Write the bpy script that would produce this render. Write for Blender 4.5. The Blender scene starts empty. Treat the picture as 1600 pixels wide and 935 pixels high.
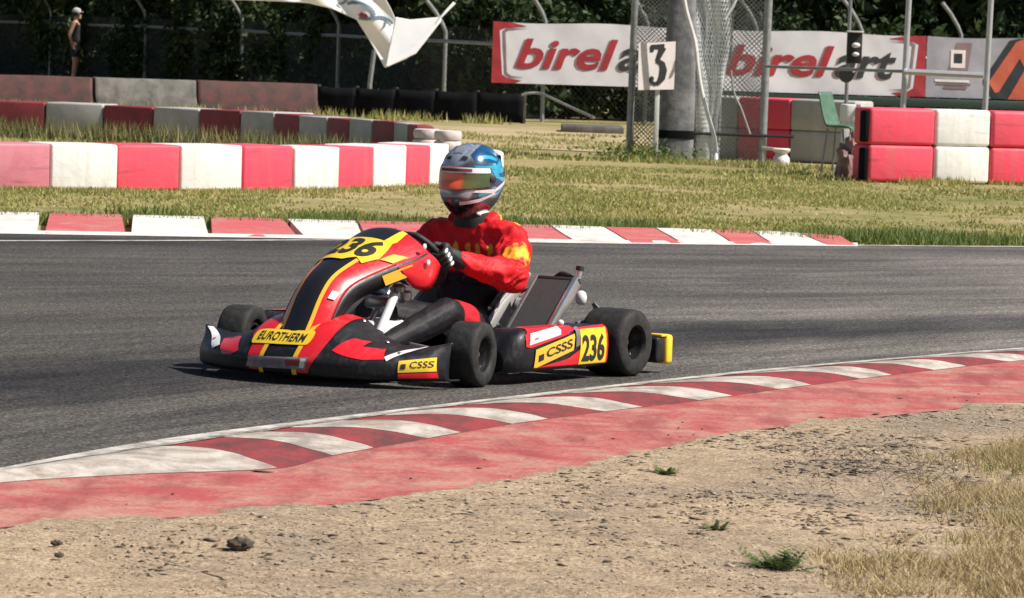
import bpy, bmesh, math, random
import numpy as np
from mathutils import Matrix, Vector, noise

random.seed(7)
rng = np.random.default_rng(7)
R = math.radians
scene = bpy.context.scene

# ------------------------------------------------------------------ camera
FPX, CAM_H, ROLL = 6930.0, 1.387, R(1.9)
PITCH = math.atan(407.8 / FPX)
fw = Vector((0, math.cos(PITCH), -math.sin(PITCH)))
u0 = Vector((0, math.sin(PITCH), math.cos(PITCH)))
r0 = Vector((1, 0, 0))
rt = r0 * math.cos(ROLL) + u0 * math.sin(ROLL)
up = -r0 * math.sin(ROLL) + u0 * math.cos(ROLL)
cd = bpy.data.cameras.new('camera')
cam = bpy.data.objects.new('camera', cd)
scene.collection.objects.link(cam)
m = Matrix.Identity(4)
for i in range(3):
    m[i][0], m[i][1], m[i][2] = rt[i], up[i], -fw[i]
m[2][3] = CAM_H
cam.matrix_world = m
cd.sensor_width = 36.0
cd.lens = 36.0 * FPX / 1600.0
cd.clip_start, cd.clip_end = 0.5, 3000.0
cd.dof.use_dof = True
cd.dof.focus_distance = 18.0
cd.dof.aperture_fstop = 20.0
scene.camera = cam

# ------------------------------------------------------------------ light
SUN_AZ, SUN_EL = R(-15.0), R(48.0)          # azimuth measured from +X towards +Y
sun_dir = Vector((math.cos(SUN_EL) * math.cos(SUN_AZ), math.cos(SUN_EL) * math.sin(SUN_AZ), math.sin(SUN_EL)))
w = bpy.data.worlds.new('World'); scene.world = w; w.use_nodes = True
nt = w.node_tree
bg = nt.nodes['Background']
sky = nt.nodes.new('ShaderNodeTexSky'); sky.sky_type = 'NISHITA'; sky.sun_disc = False
sky.sun_elevation = SUN_EL
sky.sun_rotation = math.pi / 2 - SUN_AZ
nt.links.new(sky.outputs[0], bg.inputs[0]); bg.inputs[1].default_value = 0.055
sl = bpy.data.lights.new('sun', 'SUN'); sl.energy = 5.0; sl.angle = R(0.55); sl.color = (1.0, 0.94, 0.85)
so = bpy.data.objects.new('sun', sl); scene.collection.objects.link(so)
so.rotation_euler = sun_dir.to_track_quat('Z', 'Y').to_euler()
so.location = (20, 10, 30)
scene.view_settings.view_transform = 'Standard'
scene.view_settings.look = 'None'
scene.view_settings.exposure = 0.42
scene.view_settings.gamma = 1.0

# ------------------------------------------------------------------ helpers
COL = scene.collection
C0 = Vector((0, 0, CAM_H))

def ray(x, y):
    return fw + rt * ((x - 800) / FPX) - up * ((y - 467.5) / FPX)

def G(x, y, z=0.0):                          # place on the ground
    d = ray(x, y); return C0 + d * ((z - CAM_H) / d.z)

def at(x, y, Y):                             # place at a distance
    d = ray(x, y); return C0 + d * (Y / d.y)

def tag(o, label=None, cat=None, group=None, kind=None):
    if label: o['label'] = label
    if cat: o['category'] = cat
    if group: o['group'] = group
    if kind: o['kind'] = kind
    return o

def empty(name, loc=(0, 0, 0), rz=0.0):
    o = bpy.data.objects.new(name, None); COL.objects.link(o)
    o.location = loc; o.rotation_euler = (0, 0, rz); o.empty_display_size = 0.1
    return o

def finish(o, smooth=None):
    me = o.data
    if smooth is not None:
        me.shade_smooth()
        if smooth < 179: me.set_sharp_from_angle(angle=R(smooth))
    return o

def link(name, me, mats, parent=None):
    o = bpy.data.objects.new(name, me); COL.objects.link(o)
    if not isinstance(mats, (list, tuple)): mats = [mats]
    for mm in mats: me.materials.append(mm)
    if parent is not None: o.parent = parent
    return o

class MB:
    def __init__(s): s.v = []; s.f = []; s.mi = []
    def add(s, V, F, mi=0):
        n = len(s.v)
        s.v += [tuple(p) for p in V]
        s.f += [tuple(i + n for i in f) for f in F]
        s.mi += [mi] * len(F)
        return s
    def box(s, c, d, bev=0.0, mi=0, M=None, seg=2):
        bm = bmesh.new(); bmesh.ops.create_cube(bm, size=1.0)
        for v in bm.verts: v.co = Vector((v.co.x * d[0], v.co.y * d[1], v.co.z * d[2]))
        if bev > 0: bmesh.ops.bevel(bm, geom=bm.edges[:], offset=bev, segments=seg, profile=0.5, affect='EDGES')
        for v in bm.verts:
            p = v.co if M is None else M @ v.co
            v.co = p + Vector(c)
        bm.verts.index_update()
        s.add([v.co[:] for v in bm.verts], [[v.index for v in f.verts] for f in bm.faces], mi)
        bm.free(); return s
    def tube(s, pts, r, n=8, mi=0, closed=False):
        P = [Vector(p) for p in pts]; k = len(P)
        rr = r if isinstance(r, (list, tuple)) else [r] * k
        T = []
        for i in range(k):
            a = P[i - 1] if (i > 0 or closed) else P[i]
            b = P[(i + 1) % k] if (i < k - 1 or closed) else P[i]
            T.append((b - a).normalized())
        ref = Vector((0, 0, 1)) if abs(T[0].z) < 0.9 else Vector((1, 0, 0))
        nrm = T[0].cross(ref).normalized(); V = []
        for i in range(k):
            nrm = (nrm - T[i] * nrm.dot(T[i])).normalized()
            b = T[i].cross(nrm)
            for j in range(n):
                a = 2 * math.pi * j / n
                V.append(P[i] + (nrm * math.cos(a) + b * math.sin(a)) * rr[i])
        F = []
        for i in range(k if closed else k - 1):
            i2 = (i + 1) % k
            for j in range(n):
                j2 = (j + 1) % n
                F.append((i * n + j, i * n + j2, i2 * n + j2, i2 * n + j))
        if not closed:
            F.append(tuple(range(n - 1, -1, -1))); F.append(tuple((k - 1) * n + j for j in range(n)))
        return s.add(V, F, mi)
    def lathe(s, prof, n=32, M=None, mi=0, closed=False):      # profile (radius, height), axis local Z
        V = []; F = []; k = len(prof)
        for (r, z) in prof:
            for j in range(n):
                a = 2 * math.pi * j / n
                p = Vector((r * math.cos(a), r * math.sin(a), z))
                V.append(M @ p if M is not None else p)
        for i in range(k if closed else k - 1):
            i2 = (i + 1) % k
            for j in range(n):
                j2 = (j + 1) % n
                F.append((i * n + j, i * n + j2, i2 * n + j2, i2 * n + j))
        if not closed:
            F.append(tuple(range(n - 1, -1, -1))); F.append(tuple((k - 1) * n + j for j in range(n)))
        return s.add(V, F, mi)
    def grid(s, rows, mi=0, flip=False):
        h, wd = len(rows), len(rows[0]); V = [p for r_ in rows for p in r_]; F = []
        for i in range(h - 1):
            for j in range(wd - 1):
                q = (i * wd + j, i * wd + j + 1, (i + 1) * wd + j + 1, (i + 1) * wd + j)
                F.append(q[::-1] if flip else q)
        return s.add(V, F, mi)
    def build(s, name, mats, parent=None, smooth=None, solid=0.0):
        me = bpy.data.meshes.new(name); me.from_pydata(s.v, [], s.f)
        me.polygons.foreach_set('material_index', s.mi); me.update()
        o = link(name, me, mats, parent)
        if solid:
            md = o.modifiers.new('s', 'SOLIDIFY'); md.thickness = solid; md.offset = -1
        return finish(o, smooth)

def mesh_np(name, V, F, mats, parent=None):
    V = np.asarray(V, np.float32); F = np.asarray(F, np.int32); k = F.shape[1]
    me = bpy.data.meshes.new(name)
    me.vertices.add(len(V)); me.vertices.foreach_set('co', V.ravel())
    me.loops.add(F.size); me.loops.foreach_set('vertex_index', F.ravel())
    me.polygons.add(len(F))
    me.polygons.foreach_set('loop_start', np.arange(len(F), dtype=np.int32) * k)
    me.polygons.foreach_set('loop_total', np.full(len(F), k, np.int32))
    me.update(calc_edges=True); me.validate()
    return link(name, me, mats, parent)

def new_mat(name):
    mt = bpy.data.materials.new(name); mt.use_nodes = True
    return mt, mt.node_tree, mt.node_tree.nodes['Principled BSDF']

def ramp(nt, fac, stops):
    n = nt.nodes.new('ShaderNodeValToRGB')
    while len(n.color_ramp.elements) < len(stops): n.color_ramp.elements.new(0.5)
    for e, (p, c) in zip(n.color_ramp.elements, stops):
        e.position = p; e.color = (*c, 1) if len(c) == 3 else c
    nt.links.new(fac, n.inputs[0]); return n.outputs[0]

def coords(nt, kind='pos', scale=(1, 1, 1), rot=(0, 0, 0)):
    if kind == 'pos':
        g = nt.nodes.new('ShaderNodeNewGeometry').outputs['Position']
    elif kind == 'uv':
        g = nt.nodes.new('ShaderNodeTexCoord').outputs['UV']
    else:
        g = nt.nodes.new('ShaderNodeTexCoord').outputs['Object']
    mp = nt.nodes.new('ShaderNodeMapping'); mp.inputs['Scale'].default_value = scale
    mp.inputs['Rotation'].default_value = rot
    nt.links.new(g, mp.inputs[0]); return mp.outputs[0]

def noise_n(nt, vec, scale, detail=4.0, rough=0.55, dist=0.0):
    n = nt.nodes.new('ShaderNodeTexNoise'); n.inputs['Scale'].default_value = scale
    n.inputs['Detail'].default_value = detail; n.inputs['Roughness'].default_value = rough
    n.inputs['Distortion'].default_value = dist
    nt.links.new(vec, n.inputs['Vector']); return n.outputs[0]

def mixc(nt, fac, a, b, mode='MIX'):
    n = nt.nodes.new('ShaderNodeMix'); n.data_type = 'RGBA'; n.blend_type = mode
    for s_, v in ((0, fac), (6, a), (7, b)):
        if isinstance(v, (int, float)): n.inputs[s_].default_value = v
        elif isinstance(v, tuple): n.inputs[s_].default_value = (*v, 1) if len(v) == 3 else v
        else: nt.links.new(v, n.inputs[s_])
    return n.outputs[2]

def math_n(nt, op, a, b=0.0, clamp=False):
    n = nt.nodes.new('ShaderNodeMath'); n.operation = op; n.use_clamp = clamp
    for s_, v in ((0, a), (1, b)):
        if isinstance(v, (int, float)): n.inputs[s_].default_value = v
        else: nt.links.new(v, n.inputs[s_])
    return n.outputs[0]

def bump_n(nt, b, h, strength=0.3, dist=0.01):
    n = nt.nodes.new('ShaderNodeBump'); n.inputs['Strength'].default_value = strength
    n.inputs['Distance'].default_value = dist
    nt.links.new(h, n.inputs['Height']); nt.links.new(n.outputs[0], b.inputs['Normal'])

def mat(name, c, c2=None, scale=8.0, rough=0.5, metal=0.0, bump=0.0, coat=0.0, kind='obj', lo=0.35, hi=0.65, spec=None, bscale=None):
    mt, nt, b = new_mat(name)
    b.inputs['Roughness'].default_value = rough; b.inputs['Metallic'].default_value = metal
    b.inputs['Coat Weight'].default_value = coat; b.inputs['Coat Roughness'].default_value = 0.08
    if spec is not None: b.inputs['Specular IOR Level'].default_value = spec
    b.inputs['Base Color'].default_value = (*c, 1)
    if c2 is not None or bump:
        v = coords(nt, kind); f = noise_n(nt, v, scale, 5.0, 0.6)
        if c2 is not None: nt.links.new(ramp(nt, f, [(lo, c), (hi, c2)]), b.inputs['Base Color'])
        if bump:
            if bscale: f = noise_n(nt, v, bscale, 4.0, 0.6)
            bump_n(nt, b, f, bump, 0.02)
    return mt

def leafmat(name, cols, rough=0.6, trans=0.25):
    mt, nt, b = new_mat(name)
    g = nt.nodes.new('ShaderNodeNewGeometry')
    n = noise_n(nt, g.outputs['Position'], 0.7, 3.0)
    f = math_n(nt, 'ADD', math_n(nt, 'MULTIPLY', g.outputs['Random Per Island'], 0.6), math_n(nt, 'MULTIPLY', n, 0.45))
    k = len(cols)
    c = ramp(nt, f, [(0.12 + 0.76 * i / (k - 1), q) for i, q in enumerate(cols)])
    nt.links.new(c, b.inputs['Base Color']); b.inputs['Roughness'].default_value = rough
    b.inputs['Specular IOR Level'].default_value = 0.25
    if trans:
        tr = nt.nodes.new('ShaderNodeBsdfTranslucent'); nt.links.new(c, tr.inputs[0])
        mx = nt.nodes.new('ShaderNodeMixShader'); mx.inputs[0].default_value = trans
        nt.links.new(b.outputs[0], mx.inputs[1]); nt.links.new(tr.outputs[0], mx.inputs[2])
        nt.links.new(mx.outputs[0], nt.nodes['Material Output'].inputs[0])
    return mt

def curve_pts(pts, n):                       # smooth interpolation through control points (Catmull-Rom), by index
    P = [Vector(p) for p in pts]; P = [P[0] * 2 - P[1]] + P + [P[-1] * 2 - P[-2]]
    out = []; segs = len(P) - 3
    for i in range(n):
        t = i / (n - 1) * segs; k = min(int(t), segs - 1); t -= k
        a, b, c, d = P[k:k + 4]
        out.append(0.5 * ((2 * b) + (c - a) * t + (2 * a - 5 * b + 4 * c - d) * t * t + (3 * b - a - 3 * c + d) * t ** 3))
    return out

TEXT = {}
def text2d(s, shear=0.0, bold=0.0, xs=1.0):
    key = (s, shear, bold, xs)
    if key in TEXT: return TEXT[key]
    cu = bpy.data.curves.new('t', 'FONT'); cu.body = s; cu.shear = shear; cu.offset = bold; cu.resolution_u = 3
    ob = bpy.data.objects.new('t', cu); COL.objects.link(ob)
    dg = bpy.context.evaluated_depsgraph_get(); dg.update()
    me = bpy.data.meshes.new_from_object(ob.evaluated_get(dg))
    V = np.array([v.co[:2] for v in me.vertices]); F = [tuple(p.vertices) for p in me.polygons]
    bpy.data.objects.remove(ob); bpy.data.curves.remove(cu); bpy.data.meshes.remove(me)
    V[:, 0] *= xs
    V -= V.min(0); V /= V[:, 1].max()          # height 1, origin bottom left
    TEXT[key] = (V, F); return V, F

def text_on(fn, s, x0, y0, wd, ht, shear=0.0, bold=0.0, sub=0):
    """lettering mapped through fn(a, b) -> point, filling the box x0,y0,wd,ht"""
    V, F = text2d(s, shear, bold); V = V.copy(); V[:, 0] /= V[:, 0].max()
    bm = bmesh.new(); vs = [bm.verts.new((p[0], p[1], 0)) for p in V]
    for f in F:
        try: bm.faces.new([vs[i] for i in f])
        except ValueError: pass
    for _ in range(sub): bmesh.ops.subdivide_edges(bm, edges=bm.edges[:], cuts=1, use_grid_fill=True)
    bmesh.ops.triangulate(bm, faces=bm.faces[:])
    bm.verts.index_update()
    VV = [fn(x0 + v.co.x * wd, y0 + v.co.y * ht) for v in bm.verts]
    FF = [[v.index for v in f.verts] for f in bm.faces]; bm.free()
    return VV, FF

def patch(fn, poly, sub=3):
    bm = bmesh.new(); bm.faces.new([bm.verts.new((p[0], p[1], 0)) for p in poly])
    bmesh.ops.triangulate(bm, faces=bm.faces[:])
    for _ in range(sub): bmesh.ops.subdivide_edges(bm, edges=bm.edges[:], cuts=1, use_grid_fill=True)
    bm.verts.index_update()
    VV = [fn(v.co.x, v.co.y) for v in bm.verts]; FF = [[v.index for v in f.verts] for f in bm.faces]; bm.free()
    return VV, FF

def stroke2d(pts, wds, n=10):
    """thick polyline as flat polygons (quads and discs) in 2D"""
    V = []; F = []
    for i in range(len(pts) - 1):
        a = Vector(pts[i]); b = Vector(pts[i + 1]); d = (b - a).normalized(); q = Vector((-d.y, d.x))
        k = len(V)
        V += [a + q * wds[i] / 2, a - q * wds[i] / 2, b - q * wds[i + 1] / 2, b + q * wds[i + 1] / 2]
        F.append((k, k + 1, k + 2, k + 3))
    return V, F

def capsules(caps, n=12):
    mb = MB()
    for (p0, ra, p1, rb) in caps:
        p0 = Vector(p0); p1 = Vector(p1); d = p1 - p0; L = d.length
        q = d.to_track_quat('Z', 'Y').to_matrix() if L > 1e-6 else Matrix.Identity(3)
        prof = []
        for i in range(7):
            a = -math.pi / 2 + (math.pi / 2) * i / 6; prof.append((max(ra * math.cos(a), 1e-4), ra * math.sin(a)))
        for i in range(7):
            a = (math.pi / 2) * i / 6; prof.append((max(rb * math.cos(a), 1e-4), L + rb * math.sin(a)))
        M4 = Matrix.Translation(p0) @ q.to_4x4()
        mb.lathe(prof, n, M4)
    return mb

def voxel_body(name, caps, voxel, smooth_it, mats, parent=None, fold=0.0, fscale=20.0):
    tmp = capsules(caps).build('tmp', [])
    md = tmp.modifiers.new('r', 'REMESH'); md.mode = 'VOXEL'; md.voxel_size = voxel; md.use_smooth_shade = True
    sm = tmp.modifiers.new('s', 'SMOOTH'); sm.iterations = smooth_it; sm.factor = 0.5
    dg = bpy.context.evaluated_depsgraph_get(); dg.update()
    me = bpy.data.meshes.new_from_object(tmp.evaluated_get(dg)); me.name = name
    bpy.data.objects.remove(tmp)
    me.materials.clear()
    if fold:
        nr = [v.normal.copy() for v in me.vertices]
        for v, q in zip(me.vertices, nr):
            p = v.co
            s_ = noise.noise(Vector((p.x * fscale, p.y * fscale, p.z * fscale * 0.55))) + 0.5 * noise.noise(Vector((p.x * fscale * 2.1 + 5, p.y * fscale * 2.1, p.z * fscale * 1.3)))
            v.co = p + q * (fold * (1 - abs(s_) * 2.2))
    me.shade_smooth()
    return link(name, me, mats, parent)

ORD = ['first', 'second', 'third', 'fourth', 'fifth', 'sixth', 'seventh', 'eighth', 'ninth', 'tenth', 'eleventh', 'twelfth', 'thirteenth', 'fourteenth']

# ------------------------------------------------------------------ materials
M = {}
M['red_paint'] = mat('red_paint', (0.74, 0.065, 0.10), (0.62, 0.05, 0.075), 3, 0.45, bump=0.15)
def m_block(name, c, c2, stain, black=0.35):
    mt, nt, b = new_mat(name)
    tc = nt.nodes.new('ShaderNodeTexCoord').outputs['Object']; oi = nt.nodes.new('ShaderNodeObjectInfo')
    mul = nt.nodes.new('ShaderNodeVectorMath'); mul.operation = 'SCALE'; mul.inputs[0].default_value = (31, 17, 23); nt.links.new(oi.outputs['Random'], mul.inputs['Scale'])
    ad = nt.nodes.new('ShaderNodeVectorMath'); ad.operation = 'ADD'; nt.links.new(tc, ad.inputs[0]); nt.links.new(mul.outputs[0], ad.inputs[1]); v = ad.outputs[0]
    def mp(scale):
        q = nt.nodes.new('ShaderNodeMapping'); q.inputs['Scale'].default_value = scale; nt.links.new(v, q.inputs[0]); return q.outputs[0]
    a = noise_n(nt, v, 3.5, 6.0, 0.65, 0.4); st = noise_n(nt, mp((9, 9, 1.2)), 1.0, 4.0, 0.6); mk = noise_n(nt, mp((1.4, 1.4, 14)), 1.0, 4.0, 0.6, 0.6); f = noise_n(nt, v, 45, 3.0, 0.6)
    col = ramp(nt, a, [(0.38, c), (0.66, c2)])
    col = mixc(nt, ramp(nt, st, [(0.50, (0, 0, 0)), (0.74, (0.55,) * 3)]), col, stain)
    col = mixc(nt, ramp(nt, mk, [(0.60, (0, 0, 0)), (0.70, (black,) * 3)]), col, (0.05, 0.045, 0.045))
    col = mixc(nt, ramp(nt, f, [(0.62, (0, 0, 0)), (0.70, (0.4,) * 3)]), col, stain)
    nt.links.new(col, b.inputs['Base Color']); b.inputs['Roughness'].default_value = 0.55; b.inputs['Specular IOR Level'].default_value = 0.3
    bump_n(nt, b, a, 0.35, 0.03); return mt
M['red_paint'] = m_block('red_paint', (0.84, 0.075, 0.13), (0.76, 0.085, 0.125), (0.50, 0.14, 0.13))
M['dull_red'] = mat('dull_red', (0.30, 0.045, 0.05), (0.20, 0.035, 0.035), 5, 0.6, bump=0.15)
M['pink_paint'] = m_block('pink_paint', (0.60, 0.21, 0.26), (0.52, 0.16, 0.20), (0.42, 0.22, 0.22))
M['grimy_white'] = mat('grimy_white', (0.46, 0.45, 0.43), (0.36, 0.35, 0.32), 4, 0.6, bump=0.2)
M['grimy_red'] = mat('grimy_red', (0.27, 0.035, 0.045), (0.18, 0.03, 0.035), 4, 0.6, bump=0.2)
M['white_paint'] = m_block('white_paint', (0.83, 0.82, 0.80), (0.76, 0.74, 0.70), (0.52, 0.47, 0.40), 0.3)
M['dark_red'] = mat('dark_red', (0.095, 0.022, 0.018), (0.030, 0.013, 0.010), 5, 0.7, bump=0.3)  # dark base colour, mottled by noise
M['grey_white'] = mat('grey_white', (0.16, 0.145, 0.13), (0.06, 0.055, 0.05), 5, 0.7, bump=0.3)  # dark greyish tone with the same mottling
M['galv'] = mat('galv', (0.34, 0.35, 0.35), (0.23, 0.24, 0.24), 14, 0.5, 0.4)
M['white_pole'] = mat('white_pole', (0.72, 0.72, 0.70), (0.6, 0.6, 0.58), 10, 0.5)
M['black'] = mat('black', (0.012, 0.012, 0.014), rough=0.35, coat=0.2)
M['black_matte'] = mat('black_matte', (0.014, 0.014, 0.015), (0.022, 0.022, 0.023), 20, 0.65)
M['black_plastic_plain'] = mat('black_plastic', (0.010, 0.010, 0.013), (0.016, 0.016, 0.020), 9, 0.42, bump=0.05, spec=0.3)
M['rubber'] = mat('rubber', (0.018, 0.018, 0.018), (0.036, 0.034, 0.032), 26, 0.7, bump=0.25, spec=0.3)
M['kart_red_plain'] = mat('kart_red_plain', (0.66, 0.012, 0.022), rough=0.28, coat=0.5)
def m_scuffed(name, c, rough=0.35, dust=(0.20, 0.17, 0.145), amt=0.55, coat=0.25, spec=0.4):
    mt, nt, b = new_mat(name)
    v = coords(nt, 'obj'); big = noise_n(nt, v, 7.0, 6.0, 0.68, 0.5)
    scr = noise_n(nt, coords(nt, 'obj', (9, 90, 40), (0.2, 0.4, 0.5)), 1.0, 3.0, 0.6, 0.3); spk = noise_n(nt, v, 150.0, 2.0, 0.6)
    k = math_n(nt, 'MULTIPLY', ramp(nt, big, [(0.44, (0, 0, 0)), (0.72, (1, 1, 1))]), ramp(nt, scr, [(0.40, (0.15, 0.15, 0.15)), (0.66, (1, 1, 1))]))
    k = math_n(nt, 'ADD', math_n(nt, 'MULTIPLY', k, amt), math_n(nt, 'MULTIPLY', ramp(nt, spk, [(0.66, (0, 0, 0)), (0.72, (1, 1, 1))]), 0.25), True)
    nt.links.new(mixc(nt, k, c, dust), b.inputs['Base Color'])
    nt.links.new(ramp(nt, k, [(0.0, (rough,) * 3), (0.6, (0.75,) * 3)]), b.inputs['Roughness'])
    b.inputs['Coat Weight'].default_value = coat; b.inputs['Coat Roughness'].default_value = 0.15; b.inputs['Specular IOR Level'].default_value = spec
    bump_n(nt, b, big, 0.06, 0.02); return mt
M['black_plastic'] = m_scuffed('black_plastic', (0.010, 0.010, 0.013), 0.40, (0.075, 0.068, 0.064), 0.7, 0.0, 0.35)
M['kart_red'] = m_scuffed('kart_red', (0.70, 0.012, 0.022), 0.28, (0.42, 0.10, 0.09), 0.5, 0.5)
M['kart_yellow'] = m_scuffed('kart_yellow', (0.84, 0.48, 0.04), 0.35, (0.50, 0.33, 0.12), 0.5)
M['plate_yellow'] = m_scuffed('plate_yellow', (0.90, 0.60, 0.03), 0.35, (0.62, 0.40, 0.12), 0.5)
M['sticker_white'] = mat('sticker_white', (0.78, 0.76, 0.76), (0.66, 0.64, 0.66), 30, 0.4)
M['sticker_grey'] = mat('sticker_grey', (0.30, 0.27, 0.26), (0.17, 0.15, 0.15), 40, 0.35)
M['alu'] = mat('alu', (0.62, 0.62, 0.62), (0.48, 0.48, 0.49), 12, 0.3, 0.85)
M['seat_grey'] = mat('seat_grey', (0.34, 0.33, 0.32), (0.26, 0.25, 0.25), 12, 0.5, bump=0.05)
M['frame_grey'] = mat('frame_grey', (0.30, 0.30, 0.31), (0.24, 0.24, 0.25), 12, 0.4, 0.6)
M['tank_white'] = mat('tank_white', (0.78, 0.79, 0.79), (0.68, 0.69, 0.69), 9, 0.4)
M['steel'] = mat('steel', (0.35, 0.35, 0.36), (0.2, 0.2, 0.21), 18, 0.35, 0.9)
M['concrete'] = mat('concrete', (0.24, 0.24, 0.25), (0.12, 0.12, 0.125), 7, 0.85, bump=0.6, kind='obj')
M['banner_white'] = mat('banner_white', (0.64, 0.62, 0.65), (0.54, 0.53, 0.57), 1.6, 0.45, bump=0.25)
M['flag_white'] = mat('flag_white', (0.82, 0.83, 0.83), (0.74, 0.75, 0.77), 2.0, 0.5, bump=0.2)
M['banner_grey'] = mat('banner_grey', (0.36, 0.35, 0.40), (0.27, 0.27, 0.31), 2.2, 0.5, bump=0.2)
M['banner_red'] = mat('banner_red', (0.36, 0.02, 0.03), (0.28, 0.02, 0.03), 5, 0.5)
M['banner_black'] = mat('banner_black', (0.02, 0.025, 0.03), rough=0.5)
M['banner_blue'] = mat('banner_blue', (0.12, 0.19, 0.27), rough=0.5)
M['banner_orange'] = mat('banner_orange', (0.52, 0.11, 0.06), (0.44, 0.09, 0.05), 5, 0.5)
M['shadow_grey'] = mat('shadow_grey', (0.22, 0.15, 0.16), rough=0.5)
M['green_paint'] = mat('green_paint', (0.012, 0.032, 0.025), (0.008, 0.022, 0.018), 8, 0.5)
M['chair_green'] = mat('chair_green', (0.10, 0.19, 0.125), (0.07, 0.14, 0.09), 12, 0.45)
M['sign_white'] = mat('sign_white', (0.76, 0.70, 0.68), (0.68, 0.62, 0.60), 6, 0.5)
M['belt'] = mat('belt', (0.005, 0.005, 0.007), (0.010, 0.010, 0.012), 4, 0.85, bump=0.2, spec=0.1)
M['skin'] = mat('skin', (0.55, 0.32, 0.23), (0.48, 0.27, 0.19), 12, 0.55)
M['dark_cloth'] = mat('dark_cloth', (0.018, 0.016, 0.02), (0.03, 0.025, 0.03), 20, 0.8)
M['brown_bark'] = mat('brown_bark', (0.06, 0.045, 0.035), (0.03, 0.024, 0.02), 12, 0.9, bump=0.5)
M['twig'] = mat('twig', (0.10, 0.075, 0.055), (0.05, 0.04, 0.03), 25, 0.9)
M['dry_twig'] = mat('dry_twig', (0.24, 0.20, 0.155), (0.13, 0.105, 0.08), 25, 0.9)

def m_field():
    mt, nt, b = new_mat('field')
    v = coords(nt)
    big = noise_n(nt, v, 0.35, 4.0, 0.6, 0.6); med = noise_n(nt, v, 2.2, 5.0, 0.65); fine = noise_n(nt, v, 22, 5.0, 0.7)
    f = math_n(nt, 'ADD', math_n(nt, 'MULTIPLY', big, 0.5), math_n(nt, 'MULTIPLY', med, 0.5))
    c = ramp(nt, f, [(0.34, (0.16, 0.18, 0.06)), (0.47, (0.33, 0.29, 0.13)), (0.58, (0.46, 0.36, 0.20)), (0.70, (0.54, 0.43, 0.27))])
    c = mixc(nt, 0.55, c, ramp(nt, fine, [(0.3, (0.35, 0.35, 0.30)), (0.7, (1.0, 1.0, 1.0))]), 'MULTIPLY')
    nt.links.new(c, b.inputs['Base Color']); b.inputs['Roughness'].default_value = 0.95
    b.inputs['Specular IOR Level'].default_value = 0.1
    bump_n(nt, b, fine, 0.6, 0.03); return mt
M['field'] = m_field()

def m_dirt():
    mt, nt, b = new_mat('dirt')
    v = coords(nt)
    big = noise_n(nt, v, 0.9, 4.0, 0.6, 0.5); med = noise_n(nt, v, 9, 6.0, 0.7); fine = noise_n(nt, v, 70, 4.0, 0.7)
    vo = nt.nodes.new('ShaderNodeTexVoronoi'); vo.inputs['Scale'].default_value = 120; nt.links.new(v, vo.inputs['Vector'])
    c = ramp(nt, big, [(0.32, (0.41, 0.34, 0.26)), (0.5, (0.56, 0.44, 0.31)), (0.68, (0.65, 0.51, 0.36))])
    c = mixc(nt, 0.75, c, ramp(nt, med, [(0.3, (0.50, 0.46, 0.42)), (0.62, (1, 1, 1))]), 'MULTIPLY')
    c = mixc(nt, 0.8, c, ramp(nt, fine, [(0.36, (0.36, 0.33, 0.30)), (0.56, (1.0, 1.0, 1.0)), (0.68, (1.35, 1.33, 1.3))]), 'MULTIPLY')
    c = mixc(nt, 0.35, c, ramp(nt, vo.outputs['Color'], [(0.2, (0.5, 0.47, 0.45)), (0.8, (1.15, 1.1, 1.05))]), 'MULTIPLY')
    nt.links.new(c, b.inputs['Base Color']); b.inputs['Roughness'].default_value = 0.95
    b.inputs['Specular IOR Level'].default_value = 0.15
    h = math_n(nt, 'ADD', math_n(nt, 'MULTIPLY', med, 1.0), math_n(nt, 'MULTIPLY', fine, 0.5))
    bump_n(nt, b, h, 0.9, 0.02); return mt
M['dirt'] = m_dirt()

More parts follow.
